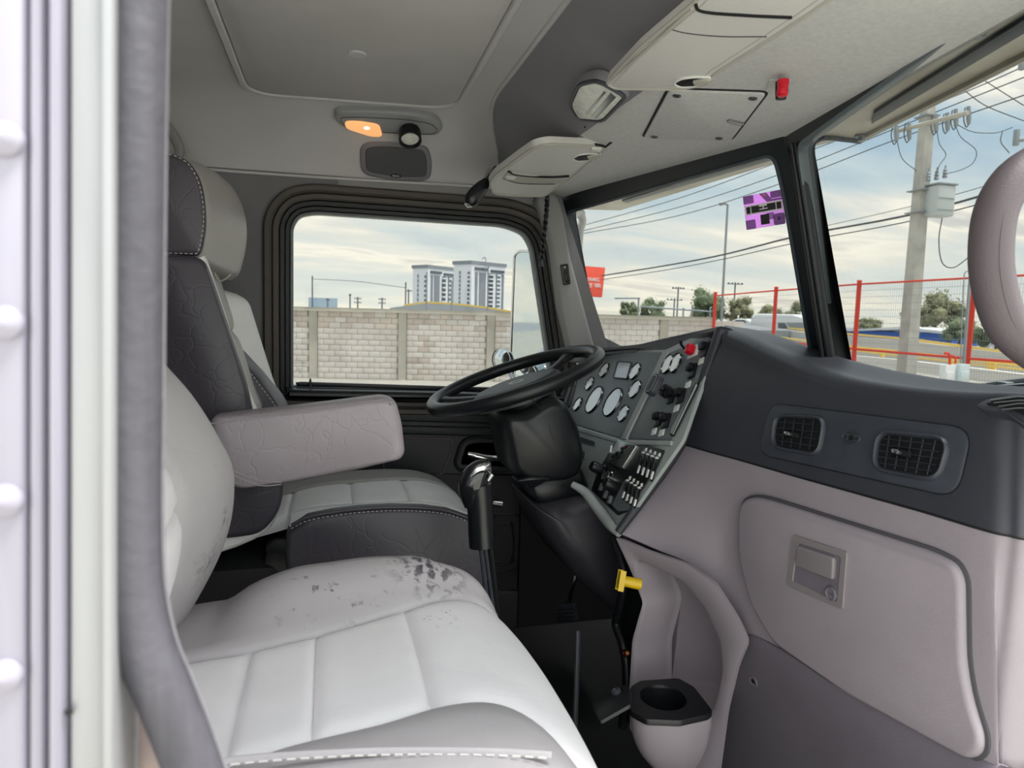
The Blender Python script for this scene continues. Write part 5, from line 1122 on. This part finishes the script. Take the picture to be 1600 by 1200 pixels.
# ---- towers
def tower(name, label, pl, pc_, pr, D, ht, nfl):
    "px of left edge, corner and right edge; ht = px of the roof at the corner"
    Cn = aD(pc_, 480, D); Lf = aD(pl, 480, D*1.02); Rt = aD(pr, 480, D*1.05); H = aD(pc_, ht, D).z
    t = empty(name, Vector((Cn.x, Cn.y, 0)), label, 'building', 'pale apartment towers')
    back = Lf+(Rt-Cn); pts = [Vector((p.x, p.y, 0)) for p in (Lf, Cn, Rt, back)]
    bm = B(); loops(bm, [pts, [p+Vector((0, 0, H)) for p in pts]]); obj('tower_wall', bm, M_wht2, t)
    cen = sum(pts, Vector())/4; bm = B(); rp = [cen+(p-cen)*1.06 for p in pts]; loops(bm, [[p+Vector((0, 0, H)) for p in rp], [p+Vector((0, 0, H+2.0)) for p in rp]]); obj('roof_slab', bm, M_gry, t)
    def fr_(A, Bq):
        u = (Bq-A); return Fr(A, u, (0, 0, 1)), u.length
    fR, wR = fr_(pts[1], pts[2]); fL, wL = fr_(pts[0], pts[1])
    for s0, s1, m in ((.10, .16, M_gry), (.22, .40, M_gry), (.50, .62, M_dk), (.72, .84, M_gry), (.90, .95, M_gry)):
        bm = B(); slab(bm, fR, rect(wR*s0, H*.02, wR*s1, H*.86), 0, .5); obj('facade_strip', bm, m, t)
    bm = B(); slab(bm, fR, rect(wR*.08, H*.90, wR*.46, H*.95), 0, 1.0); obj('roof_gallery', bm, M_dk, t)
    bm = B(); slab(bm, fR, rect(wR*.55, H*.88, wR*.95, H*.93), 0, 1.0); obj('roof_gallery', bm, M_dk, t)
    for i in range(nfl):
        z = H*.06+i*(H*.84/nfl)
        bm = B(); slab(bm, fL, rect(wL*.80, z, wL*.90, z+H*.84/nfl*.5), 0, .4); obj('window', bm, M_dk, t)
        bm = B(); slab(bm, fL, rect(wL*.32, z, wL*.40, z+H*.84/nfl*.75), 0, .3); obj('window', bm, M_gry, t)
        bm = B(); slab(bm, fR, rect(wR*.485, z, wR*.635, z+H*.84/nfl*.28), .4, 1.4); obj('balcony', bm, M_wht2, t)
        bm = B(); slab(bm, fR, rect(wR*.73, z, wR*.83, z+H*.84/nfl*.35), .4, 1.0); obj('balcony', bm, M_wht2, t)
    return t
tower('apartment_tower', 'shorter white apartment tower left of the taller one, with window columns', 644.5, 668, 711, 430, 419, 9)
tower('apartment_tower', 'taller white apartment tower next to the side mirror', 708, 736, 788, 400, 413, 11)
# ---- posts, poles and lamps
def pole(name, label, pts, D, r, m, cat, group=None):
    t = Vector(aD(*pts[0], D)); b = aD(*pts[-1], D); b = Vector((t.x, t.y, 0)) if len(pts) == 1 else b
    o = empty(name, Vector((t.x, t.y, 0)), label, cat, group)
    bm = B(); tube(bm, [Vector((t.x, t.y, 0)), t], [r*1.15, r], 10); obj('shaft', bm, m, o); return o, t
M_wood = mat('distant_pole', '#6b7176', .9)
def upole(x, y, D, arm, label, two=False):
    o, t = pole('utility_pole', label, [(x, y)], D, D*.0010, M_wood, 'pole', 'distant utility poles')
    k = D/1067
    for dz in ((3, 9) if two else (3,)):
        bm = B(); box(bm, t+Vector((0, 0, -dz*k)), (arm*k, .3, .9*k)); a = obj('cross_arm', bm, M_wood, o)
        for s in (-.45, -.2, .2, .45):
            bm = B(); box(bm, t+Vector((arm*k*s, 0, (-dz+1.3)*k)), (1.0*k, .25, 1.8*k)); obj('insulator', bm, M_wood, a)
upole(488, 431, 90, .1, 'thin bare pole farthest left above the block wall')
upole(512, 466, 160, 6, 'small far pole with crossarm beside the pale blue shed')
upole(547, 459, 120, 3, 'small single pole above the block wall, with a short arm')
upole(559, 464, 150, 11, 'small crossarm pole above the wall, left of its twin', True)
upole(597, 465, 150, 11, 'small crossarm pole above the wall, midway to the towers', True)
upole(634, 441, 100, 1, 'taller dark pole just left of the shorter tower')
upole(638.5, 452, 110, 10, 'crossarm pole behind the taller dark pole by the tower')
upole(1060, 448, 75, 20, 'crossarm pole above the trees in the far windscreen')
upole(1149, 441, 70, 26, 'wide crossarm pole right of the street lamp')
upole(1054, 466, 95, 26, 'lower pole with many insulators behind the crossarm pole')
upole(1168, 464, 90, 14, 'short crossarm pole near the white van')
bm = B(); p = aD(505, 466, 200); box(bm, (p.x, p.y, p.z/2), (8, 8, p.z)); o = obj('distant_shed', bm, mat('shed_blue', '#a8bccb', .7), label='tiny pale blue shed showing above the wall top', cat='shed')
o, t = pole('street_lamp', 'tall slim street lamp with a short arm in the far windscreen', [(1137, 320)], 34, .055, M_gal, 'street lamp')
bm = B(); tube(bm, [t, aD(1133, 318, 34), aD(1124, 319, 34)], [.05, .06, .09], 8, flat=.6); obj('lamp_head', bm, M_gal, o)
o, t = pole('street_lamp', 'faint curved lamp post over the taller tower', [(759, 403)], 200, .12, M_gal, 'street lamp')
bm = B(); tube(bm, [t, aD(756, 402, 200), aD(754, 405, 200)], .15, 6); obj('lamp_arm', bm, M_gal, o)
for x, y0, lab in ((667, 425, 'thin pale pole in front of the shorter tower'), (706, 440, 'thin pale pole between the two towers'), (763, 415, 'thin pale pole in front of the taller tower')):
    pole('slim_pole', lab, [(x, y0)], 40, .04, M_gal, 'pole', 'slim poles before the towers')
# overpass edge with its yellow rail behind the wall
def rib(name, label, cat, pts, h, th, m, group=None, par=None):
    "a long wall or rail through px points (x, y of its top, depth), h metres high"
    P_ = [aD(x, y, D) for x, y, D in pts]; ls = []
    for i, p in enumerate(P_):
        q = (P_[min(i+1, len(P_)-1)]-P_[max(i-1, 0)]); q.z = 0; q.normalize(); s = Vector((-q.y, q.x, 0))*th/2
        ls.append([p-s, p+s, p+s-Vector((0, 0, h)), p-s-Vector((0, 0, h))])
    bm = B(); loops(bm, ls)
    return obj(name, bm, m, par, label=label, cat=cat, group=group), P_
rib('overpass', 'grey sloping overpass parapet between the wall and the towers', 'overpass', [(610, 481, 60), (665, 474, 60), (706, 476, 60), (760, 482, 60), (800, 489, 60), (860, 494, 60)], 3.5, .4, mat('overpass_grey', '#a6aaad', .9))
rl_, P_ = rib('yellow_rail', 'yellow slatted rail running along the overpass parapet', 'rail', [(632, 475.5, 61), (668, 471, 61), (706, 473, 61), (760, 479, 61), (800, 486, 61), (860, 490, 61)], .16, .05, M_yelp)
for i in range(70):
    t = i/69; p = cr(P_, t)+Vector((0, 0, -.35)); bm = B(); box(bm, p, (.14, .04, .55)); obj('slat', bm, M_yelp if i > 20 else mat('rust', '#c08a5a', .7) if i == 0 else M_yelp, rl_)
# road band, barriers and guard rails in the windscreen
rib('elevated_road', 'grey sloping road bank seen over the block wall', 'road', [(880, 493, 60), (960, 496, 52), (1115, 506, 44), (1200, 516, 40)], 4, 6, M_road)
rib('low_barrier', 'pale concrete barrier under the upper yellow rail', 'barrier', [(1180, 512, 46), (1310, 524, 36), (1420, 533, 31), (1560, 550, 26), (1700, 566, 23)], .95, .3, mat('barrier_concrete', '#cfccc6', .85))
g1, P1 = rib('guard_rail', 'upper yellow guard rail on the far side of the road', 'guard rail', [(1200, 508, 46), (1310, 519, 36), (1420, 528, 31), (1560, 546, 26), (1700, 562, 23)], .11, .06, M_yelp, 'yellow guard rails')
rib('rail_band', None, None, [(1200, 511.5, 45.9), (1310, 524, 35.9), (1420, 534, 30.9), (1560, 552, 25.9), (1700, 569, 22.9)], .11, .06, M_yelp, par=g1)
g2, P2 = rib('guard_rail', 'lower yellow guard rail nearest the fence', 'guard rail', [(1220, 526, 34), (1310, 538, 28), (1420, 549, 24), (1590, 568, 19), (1700, 580, 17)], .075, .06, M_yelp, 'yellow guard rails')
rib('rail_band', None, None, [(1220, 531, 33.9), (1310, 543.5, 27.9), (1420, 556, 23.9), (1590, 574.5, 18.9), (1700, 588, 16.9)], .06, .06, M_yelp, par=g2)
for x, y, D in ((1300, 540, 28.2), (1379, 548, 25.6), (1488, 560, 22), (1547, 567, 20.3), (1553, 567, 20.1)):
    p = aD(x, y+4, D); bm = B(); box(bm, p-Vector((0, 0, .2)), (.12, .1, .55)); obj('rail_post', bm, M_yelp, g2)
rib('kerb', 'low white concrete kerb along the road below the lower rail', 'kerb', [(1220, 540, 33), (1310, 553, 27), (1420, 563, 23), (1590, 583, 18.5), (1700, 595, 17)], .35, .3, mat('kerb_white', '#dddbd6', .85))
rib('guard_rail', 'far yellow guard rail seen over the dashboard hood', 'guard rail', [(925, 492, 62), (960, 494, 55), (1115, 505, 46)], .36, .1, M_yelp, 'yellow guard rails')
# grey wire fence before the trees
gf = empty('grey_fence', aD(1050, 490, 40), 'thin grey tube fence before the trees', 'fence')
for a_, b_ in (((1000, 479), (1112, 487)), ((960, 466), (1000, 466))):
    bm = B(); tube(bm, [aD(*a_, 42), aD(*b_, 42)], .05, 6); obj('fence_rail', bm, M_gal, gf)
for x, y in ((998, 465), (1068, 481), (1082, 478), (1110, 480)):
    bm = B(); p = aD(x, y, 42); tube(bm, [p, Vector((p.x, p.y, 0))], .06, 6); obj('fence_post', bm, M_gal, gf)
# ---- red fence
rf = empty('red_fence', aD(1343, 560, 18), 'tall red post and rail fence with wire mesh beside the road', 'fence')
fp_ = [(1118, 459, 24.3), (1213, 451, 21.3), (1343, 441, 18.3), (1524, 431, 15.3), (1790, 418, 12.3)]
for i, (x, y, D) in enumerate(fp_):
    p = aD(x, y-1, D); bm = B(); tube(bm, [Vector((p.x, p.y, 0)), p], .058, 10); po = obj('fence_post', bm, M_redp, rf)
    bm = B(); lathe(bm, Matrix.Translation(p), [(0, 0), (.07, 0), (.066, .03), (0, .05)], 12); obj('post_cap', bm, M_redp, po)
tp_ = [aD(x, y+3, D) for x, y, D in fp_]; bm = B(); tube(bm, tp_, .024, 8); obj('fence_rail', bm, M_redp, rf)
bt_ = [aD(x, y, D) for (x, _, D), y in zip(fp_, (523, 533, 546, 561, 580))]; bm = B(); tube(bm, bt_, .03, 8); obj('fence_rail', bm, M_redp, rf)
bm = B()
for i in range(0, 16):
    z = i/16; tube(bm, [a.lerp(Vector((a.x, a.y, 0)), z*.8) for a in tp_], .0035, 4)
for i in range(150):
    t = .25+.75*i/149; a = cr(tp_, t); tube(bm, [a, Vector((a.x, a.y, .3))], .0028, 4)
obj('wire_mesh', bm, M_gal, rf, kind='stuff')
bx = [(1470, 580, 1490, 602, 'white meter box at the foot of the red fence', M_white), (1492, 579, 1511, 603, 'pale blue meter box beside the thick red post', mat('box_blue', '#cfdde0', .6))]
for x0, y0, x1, y1, lab, m in bx:
    p0 = aD(x0, y0, 15); p1 = aD(x1, y1, 15); b_ = empty('meter_box', p1, lab, 'box', 'meter boxes'); c = (p0+p1)/2
    bm = B(); box(bm, c, (abs(p1.x-p0.x)*1.1, .15, abs(p1.z-p0.z)+.3), None, .01); obj('box_body', bm, m, b_)
    bm = B(); box(bm, c+Vector((0, -.08, .02)), (abs(p1.x-p0.x)*.9, .02, abs(p1.z-p0.z)*.85), None, .005); obj('box_door', bm, m, b_)
for x0, y0, y1, r, m, lab in ((1484, 552, 585, .03, M_redp, 'short red pipe bent over beside the meter boxes'), (1493, 556, 585, .02, M_redp, 'second short red pipe by the meter boxes')):
    bm = B(); tube(bm, crl([aD(x0-8, y0, 15), aD(x0-2, y0+1, 15), aD(x0, y0+8, 15), aD(x0-1, y1, 15)], 12), r, 8); obj('pipe', bm, m, label=lab, cat='pipe', group='red pipes')
for x0, x1, y0, r, lab in ((1506, 1500, 431, .012, 'thin grey conduit rising left of the pale pipe'), (1515, 1505, 436, .032, 'pale galvanised pipe rising beside the grab handle')):
    bm = B(); tube(bm, crl([aD(x0+8, y0-8, 15.2), aD(x0+2, y0-5, 15.2), aD(x0, y0+8, 15.2), aD((x0+x1)/2, 510, 15.2), aD(x1, 582, 15.2)], 20), r, 8); obj('conduit', bm, M_gal, label=lab, cat='pipe', group='conduits')
# ---- concrete pole with transformer
D = 18
cpn = aD(1450, 163, D); up_ = empty('power_pole', Vector((cpn.x, cpn.y, 0)), 'square concrete power pole carrying crossarms and a transformer', 'power pole')
bs_ = aD(1421, 610, D)
bm = B(); loops(bm, [[p+Vector((sx*w, sy*w, 0)) for sx, sy in ((-1, -1), (1, -1), (1, 1), (-1, 1))] for p, w in ((Vector((cpn.x, cpn.y, 0)), .18), (cpn, .125), (cpn+Vector((0, 0, .4)), .12))]); obj('pole_shaft', bm, M_pole, up_)
for y in (182, 296, 330): 
    p = aD(1450 - (y-163)*.066, y, D); bm = B(); box(bm, Vector((cpn.x, cpn.y, p.z)), (.36+.0004*y, .36+.0004*y, .03)); obj('pole_band', bm, M_gal, up_)
q0, q1 = aD(1398, 206, D), aD(1512, 176, D-2)
bm = B(); tube(bm, [q0, q1], .055, 6); ca = obj('cross_arm', bm, M_conc, up_)
for x, y in ((1399, 207), (1419, 204), (1461, 192), (1479, 190), (1492, 184), (1512, 180)):
    p = aD(x, y, D-.4); bm = B(); tube(bm, [p+Vector((0, 0, .22)), p+Vector((.04, 0, -.06)), p+Vector((.06, 0, -.22))], [.045, .06, .045], 8); ins = obj('cutout', bm, M_gal, ca)
    bm = B(); tube(bm, crl([p+Vector((-.10, 0, .18)), p+Vector((-.12, 0, -.1)), p+Vector((-.02, 0, -.30)), p+Vector((.06, 0, -.22))], 10), .014, 6); obj('cutout_loop', bm, M_wire, ins)
tc_ = aD(1468, 315, D); tr = empty('transformer', tc_, 'grey box transformer hung on the concrete pole', 'transformer')
bm = B(); box(bm, tc_, (.58, .45, .80), Matrix.Identity(4), .06); tk = obj('tank', bm, mat('transformer_grey', '#c3cacb', .5), tr)
for dz in (-.25, .05): bm = B(); box(bm, tc_+Vector((-.03, -.23, dz)), (.5, .02, .02)); obj('tank_rib', bm, M_gal, tk)
bm = B(); box(bm, tc_+Vector((0, 0, .42)), (.64, .5, .05), None, .02); obj('tank_lid', bm, M_gal, tk)
for x, y in ((1450, 277), (1463, 275), (1476, 272)):
    p = aD(x, y+6, D-.1); bm = B(); lathe(bm, Matrix.Translation(p), [(0, 0), (.05, 0), (.06, .05), (.04, .08), (.06, .12), (.04, .16), (.05, .2), (.02, .24), (.02, .32), (0, .32)], 12); obj('bushing', bm, M_gal, tr)
# second pole fragment at the right edge
p = aD(1588, 215, 15); sp2 = empty('switch_gear', p, 'grey switchgear on a pole at the right edge above the handle', 'switchgear')
bm = B(); box(bm, p, (.10, .1, .35), None, .02); obj('gear_body', bm, M_gal, sp2)
bm = B(); tube(bm, [p+Vector((.05, 0, -.05)), p+Vector((.5, -.1, .02))], .05, 8); obj('gear_arm', bm, M_gal, sp2)
p = aD(1597, 100, 15); bm = B(); box(bm, p, (.12, .1, .26), None, .02); obj('pole_insulator', bm, M_gal, label='grey insulator on the wires at the upper right edge', cat='insulator')
# ---- wires
wn_ = 0
def wire(label, pts, D, r=.011, D2=None):
    P_ = [aD(x, y, D+((D2 or D)-D)*i/(len(pts)-1)) for i, (x, y) in enumerate(pts)]
    bm = B(); tube(bm, crl(P_, 24), r, 5); return obj('power_line', bm, M_wire, label=label, cat='cable', group='overhead power lines')
wire('highest power line, meeting the sun shade edge at the right', [(905, 354), (1060, 310), (1225, 250), (1480, 155), (1640, 86)], 34, .016, 16)
wire('second power line from the top, crossing both windscreens', [(905, 362), (1060, 324), (1225, 270), (1450, 180), (1640, 105)], 34, .016, 16)
wire('third power line, passing just over the purple sticker', [(905, 366), (1060, 337), (1225, 285), (1400, 218), (1640, 135)], 34, .016, 16)
wire('thick lower cable bundle crossing behind the centre post', [(940, 431), (1040, 415), (1130, 398), (1250, 368), (1425, 335), (1640, 275)], 36, .035, 17)
wire('thin lower cable just under the thick bundle', [(940, 437), (1040, 422), (1130, 405), (1250, 378), (1425, 345), (1640, 290)], 36, .018, 17)
wire('thin cable just above the thick bundle', [(1250, 362), (1425, 322), (1640, 262)], 30, .012, 17)
wire('cable sagging from under the sun shade to the right edge', [(1503, 138), (1540, 165), (1600, 189)], 14, .010)
wire('upper sagging cable at the right edge', [(1531, 121), (1565, 143), (1600, 165)], 14, .010)
wire('hanging lead looping below the transformer', [(1472, 341), (1467, 375), (1472, 410), (1490, 418), (1514, 402)], 17.6, .014)
wire('lead curving down from the far crossarm end to the pole', [(1402, 222), (1410, 248), (1432, 267)], 17.8, .010)
wire('lead dropping from the crossarm to the middle bushing', [(1464, 205), (1468, 225), (1478, 242), (1468, 258), (1463, 275)], 17.6, .010)
wire('long lead bowing out to the right bushing', [(1494, 199), (1502, 215), (1525, 235), (1520, 255), (1500, 266), (1476, 272)], 17.6, .010)
wire('lead from the crossarm to the switchgear', [(1496, 195), (1520, 206), (1550, 208), (1566, 205), (1582, 199)], 16.5, .010)
wire('short lead hanging under the switchgear', [(1566, 206), (1564, 222), (1577, 239)], 15, .010)
wire('faint line sagging to the left pole above the wall', [(489, 436), (560, 440), (636, 450)], 95, .04)
# ---- trees
def tree(label, x, yt, yb, wpx, D, m, lean=0):
    T = aD(x, yt, D); ht = T.z; wd_ = wpx/1067*D; t = empty('tree', Vector((T.x, T.y, 0)), label, 'tree', 'trees beyond the road')
    bm = B(); tube(bm, [Vector((T.x, T.y, 0)), Vector((T.x, T.y, ht*.7))], [wd_*.04, wd_*.02], 8); obj('trunk', bm, M_bark, t)
    bl_ = []
    rb = random.Random(int(x)); zb = max(aD(x, yb, D).z, .3)
    for i in range(26):
        f = rb.random(); a = rb.random()*2*pi; rr = wd_*.5*sqrt(max(.05, 1-(f*1.1-.25)**2))*rb.uniform(.3, .85)
        bl_.append((Vector((T.x+rr*cos(a), T.y+rr*sin(a), zb+(ht-zb)*(.12+f*.78))), wd_*rb.uniform(.12, .2)))
    bm = B(); s = wd_*.022
    for i in range(1900):
        c, r = bl_[i % 26]; d = Vector((rb.gauss(0, 1), rb.gauss(0, 1), rb.gauss(0, 1))).normalized()*r*rb.uniform(.6, 1.1); p = c+d
        if p.z < .05: continue
        u = Vector((rb.gauss(0, 1), rb.gauss(0, 1), rb.gauss(0, 1))).normalized(); v = u.orthogonal().normalized()*s; u = u*s*1.3
        bm.faces.new([bm.verts.new(p-u-v*.5), bm.verts.new(p+v), bm.verts.new(p+u)])
    o = obj('foliage', bm, m, t, kind='stuff')
    bm = B()
    for c, r in bl_: bmesh.ops.create_icosphere(bm, subdivisions=1, radius=r*.72, matrix=Matrix.Translation(c))
    obj('crown_mass', bm, m, t, kind='stuff')
tree('low thin tree at the left end of the far tree line', 982, 472, 498, 34, 60, M_leaf)
tree('rounded tree behind the grey fence, second from the left', 1022, 468, 500, 50, 58, M_leaf)
tree('tallest green tree left of the street lamp', 1105, 452, 502, 72, 56, M_leaf)
tree('brownish tree right of the street lamp', 1158, 466, 505, 50, 56, M_leaf2)
tree('brown tree over the white van roof', 1205, 477, 505, 50, 80, M_leaf2)
tree('bushy brown tree behind the van, left of the centre post', 1252, 472, 508, 46, 75, M_leaf2)
tree('small tree just right of the centre post', 1306, 494, 515, 26, 80, M_leaf)
tree('low tree above the blue building by the red post', 1358, 501, 515, 44, 80, M_leaf2)
tree('large brown tree right of the concrete pole', 1465, 459, 520, 92, 85, M_leaf2)
tree('green bush left of the grab handle', 1502, 500, 535, 60, 50, M_leaf)
tree('bright green bush behind the grab handle', 1560, 500, 545, 70, 45, M_leaf)
# ---- blue building
bb = empty('blue_building', aD(1400, 520, 70), 'long low blue building with a white roof beyond the road', 'building')
A_, B__ = aD(1312, 517, 68), aD(1490, 524, 60)
f = fr3(A_, B__, A_+Vector((0, 0, 1)))
bm = B(); slab(bm, f, f.L([(1316, 516), (1488, 521), (1484, 575), (1314, 560)]), -6, 0); obj('blue_wall', bm, M_blue, bb)
bm = B(); slab(bm, f, f.L([(1312, 516), (1415, 510.5), (1488, 519), (1488, 523), (1415, 515), (1316, 518)]), -6.5, .6); obj('white_roof', bm, M_white, bb)
# ---- van and car
vn = empty('van', aD(1230, 530, 44), 'white high roofed van on the road, left of the centre post', 'van')
A_ = aD(1165, 520, 46); B__ = aD(1292, 528, 40); vf = Fr((A_+B__)/2, (B__-A_).cross(Vector((0, 0, 1))).cross(Vector((0, 0, 1)))*-1, (0, 0, 1))
l = rnd(vf.L([(1169, 520), (1173, 494), (1182, 490), (1238, 491), (1256, 497), (1272, 516), (1288, 523), (1292, 535), (1291, 556), (1168, 554)]), .12, 4)
bm = B(); slab(bm, vf, l, -1.9, 0, .12, 3); vb = obj('van_body', bm, M_white, vn)
bm = B(); slab(bm, vf, vf.L([(1216, 504), (1226, 504), (1236, 520), (1216, 517)]), 0, .02); obj('side_window', bm, M_dk, vn)
wf = fr3(vf.p(*vf.uv(1226, 503), 0), vf.p(*vf.uv(1226, 503), -1.9), vf.p(*vf.uv(1262, 517), 0))
bm = B(); slab(bm, vf, rnd(vf.L([(1228, 504), (1257, 504), (1270, 517), (1240, 518)]), .1, 3), .01, .05); obj('windscreen', bm, mat('van_glass', '#8b969c', .15), vn)
for x in (1190, 1272):
    a, b = vf.uv(x, 552); bm = B(); lathe(bm, vf.M(a, b, .02), [(0, -.2), (.34, -.2), (.36, -.1), (.34, 0), (.2, .01), (0, .01)], 18); obj('wheel', bm, M_rub, vn)
rib('road_bank', None, None, [(1095, 512, 50), (1200, 514, 50)], 2.2, 6, M_road)[0]['kind'] = 'structure'
cr_ = empty('car', aD(1152, 515, 50), 'small white car with a red tail light behind the van', 'car')
A_ = aD(1135, 512, 52); B__ = aD(1175, 514, 48); cf = Fr((A_+B__)/2, Vector(((B__-A_).x, (B__-A_).y, 0)), (0, 0, 1))
l = rnd(cf.L([(1136, 510), (1142, 501), (1150, 498), (1165, 498), (1175, 504), (1176, 520), (1136, 518)]), .1, 3)
bm = B(); slab(bm, cf, l, -1.6, 0, .1, 3); obj('car_body', bm, M_white, cr_)
bm = B(); slab(bm, cf, cf.L([(1146, 503), (1151, 500), (1163, 500), (1167, 504)]), 0, .03); obj('car_window', bm, M_dk, cr_)
bm = B(); slab(bm, cf, cf.L([(1157, 508), (1162, 508), (1162, 511), (1157, 511)]), 0, .06); obj('tail_light', bm, M_red, cr_)
# ---- red billboard
bf = fr3(aD(903, 416, 38), aD(946, 419, 40), aD(940, 463, 39.5)); bd = empty('billboard', aD(925, 480, 39), 'red orange billboard with pale lettering at the far windscreen edge', 'sign')
bm = B(); slab(bm, bf, bf.L([(880, 413), (946, 418), (941, 464), (880, 460)]), -.15, 0, .02); bs2 = obj('board', bm, mat('sign_red', '#e2503a', .6), bd)
a, b = bf.uv(936, 437); Mx = bf.M(a, b, .02)
ang_ = atan2(bf.w(bf.hit(936, 437.8))[1]-bf.w(bf.hit(900, 434))[1], bf.w(bf.hit(936, 437.8))[0]-bf.w(bf.hit(900, 434))[0])
s_ = 1 if bf.u.cross(bf.v).dot(bf.n) > 0 else -1
text('lettering', 'RAMIREZ', .30, Mx, mat('sign_letters', '#e6d8d6', .6), bd, ext=.01, align='RIGHT'); a, b = bf.uv(938, 446); text('lettering', 'EL 1880', .34, bf.M(a, b, .02), mat('sign_letters', '#e6d8d6', .6), bd, ext=.01, align='RIGHT')
bm = B(); p = aD(918, 464, 40); tube(bm, [Vector((p.x, p.y, 0)), p], .12, 8); obj('sign_post', bm, M_gal, bd)
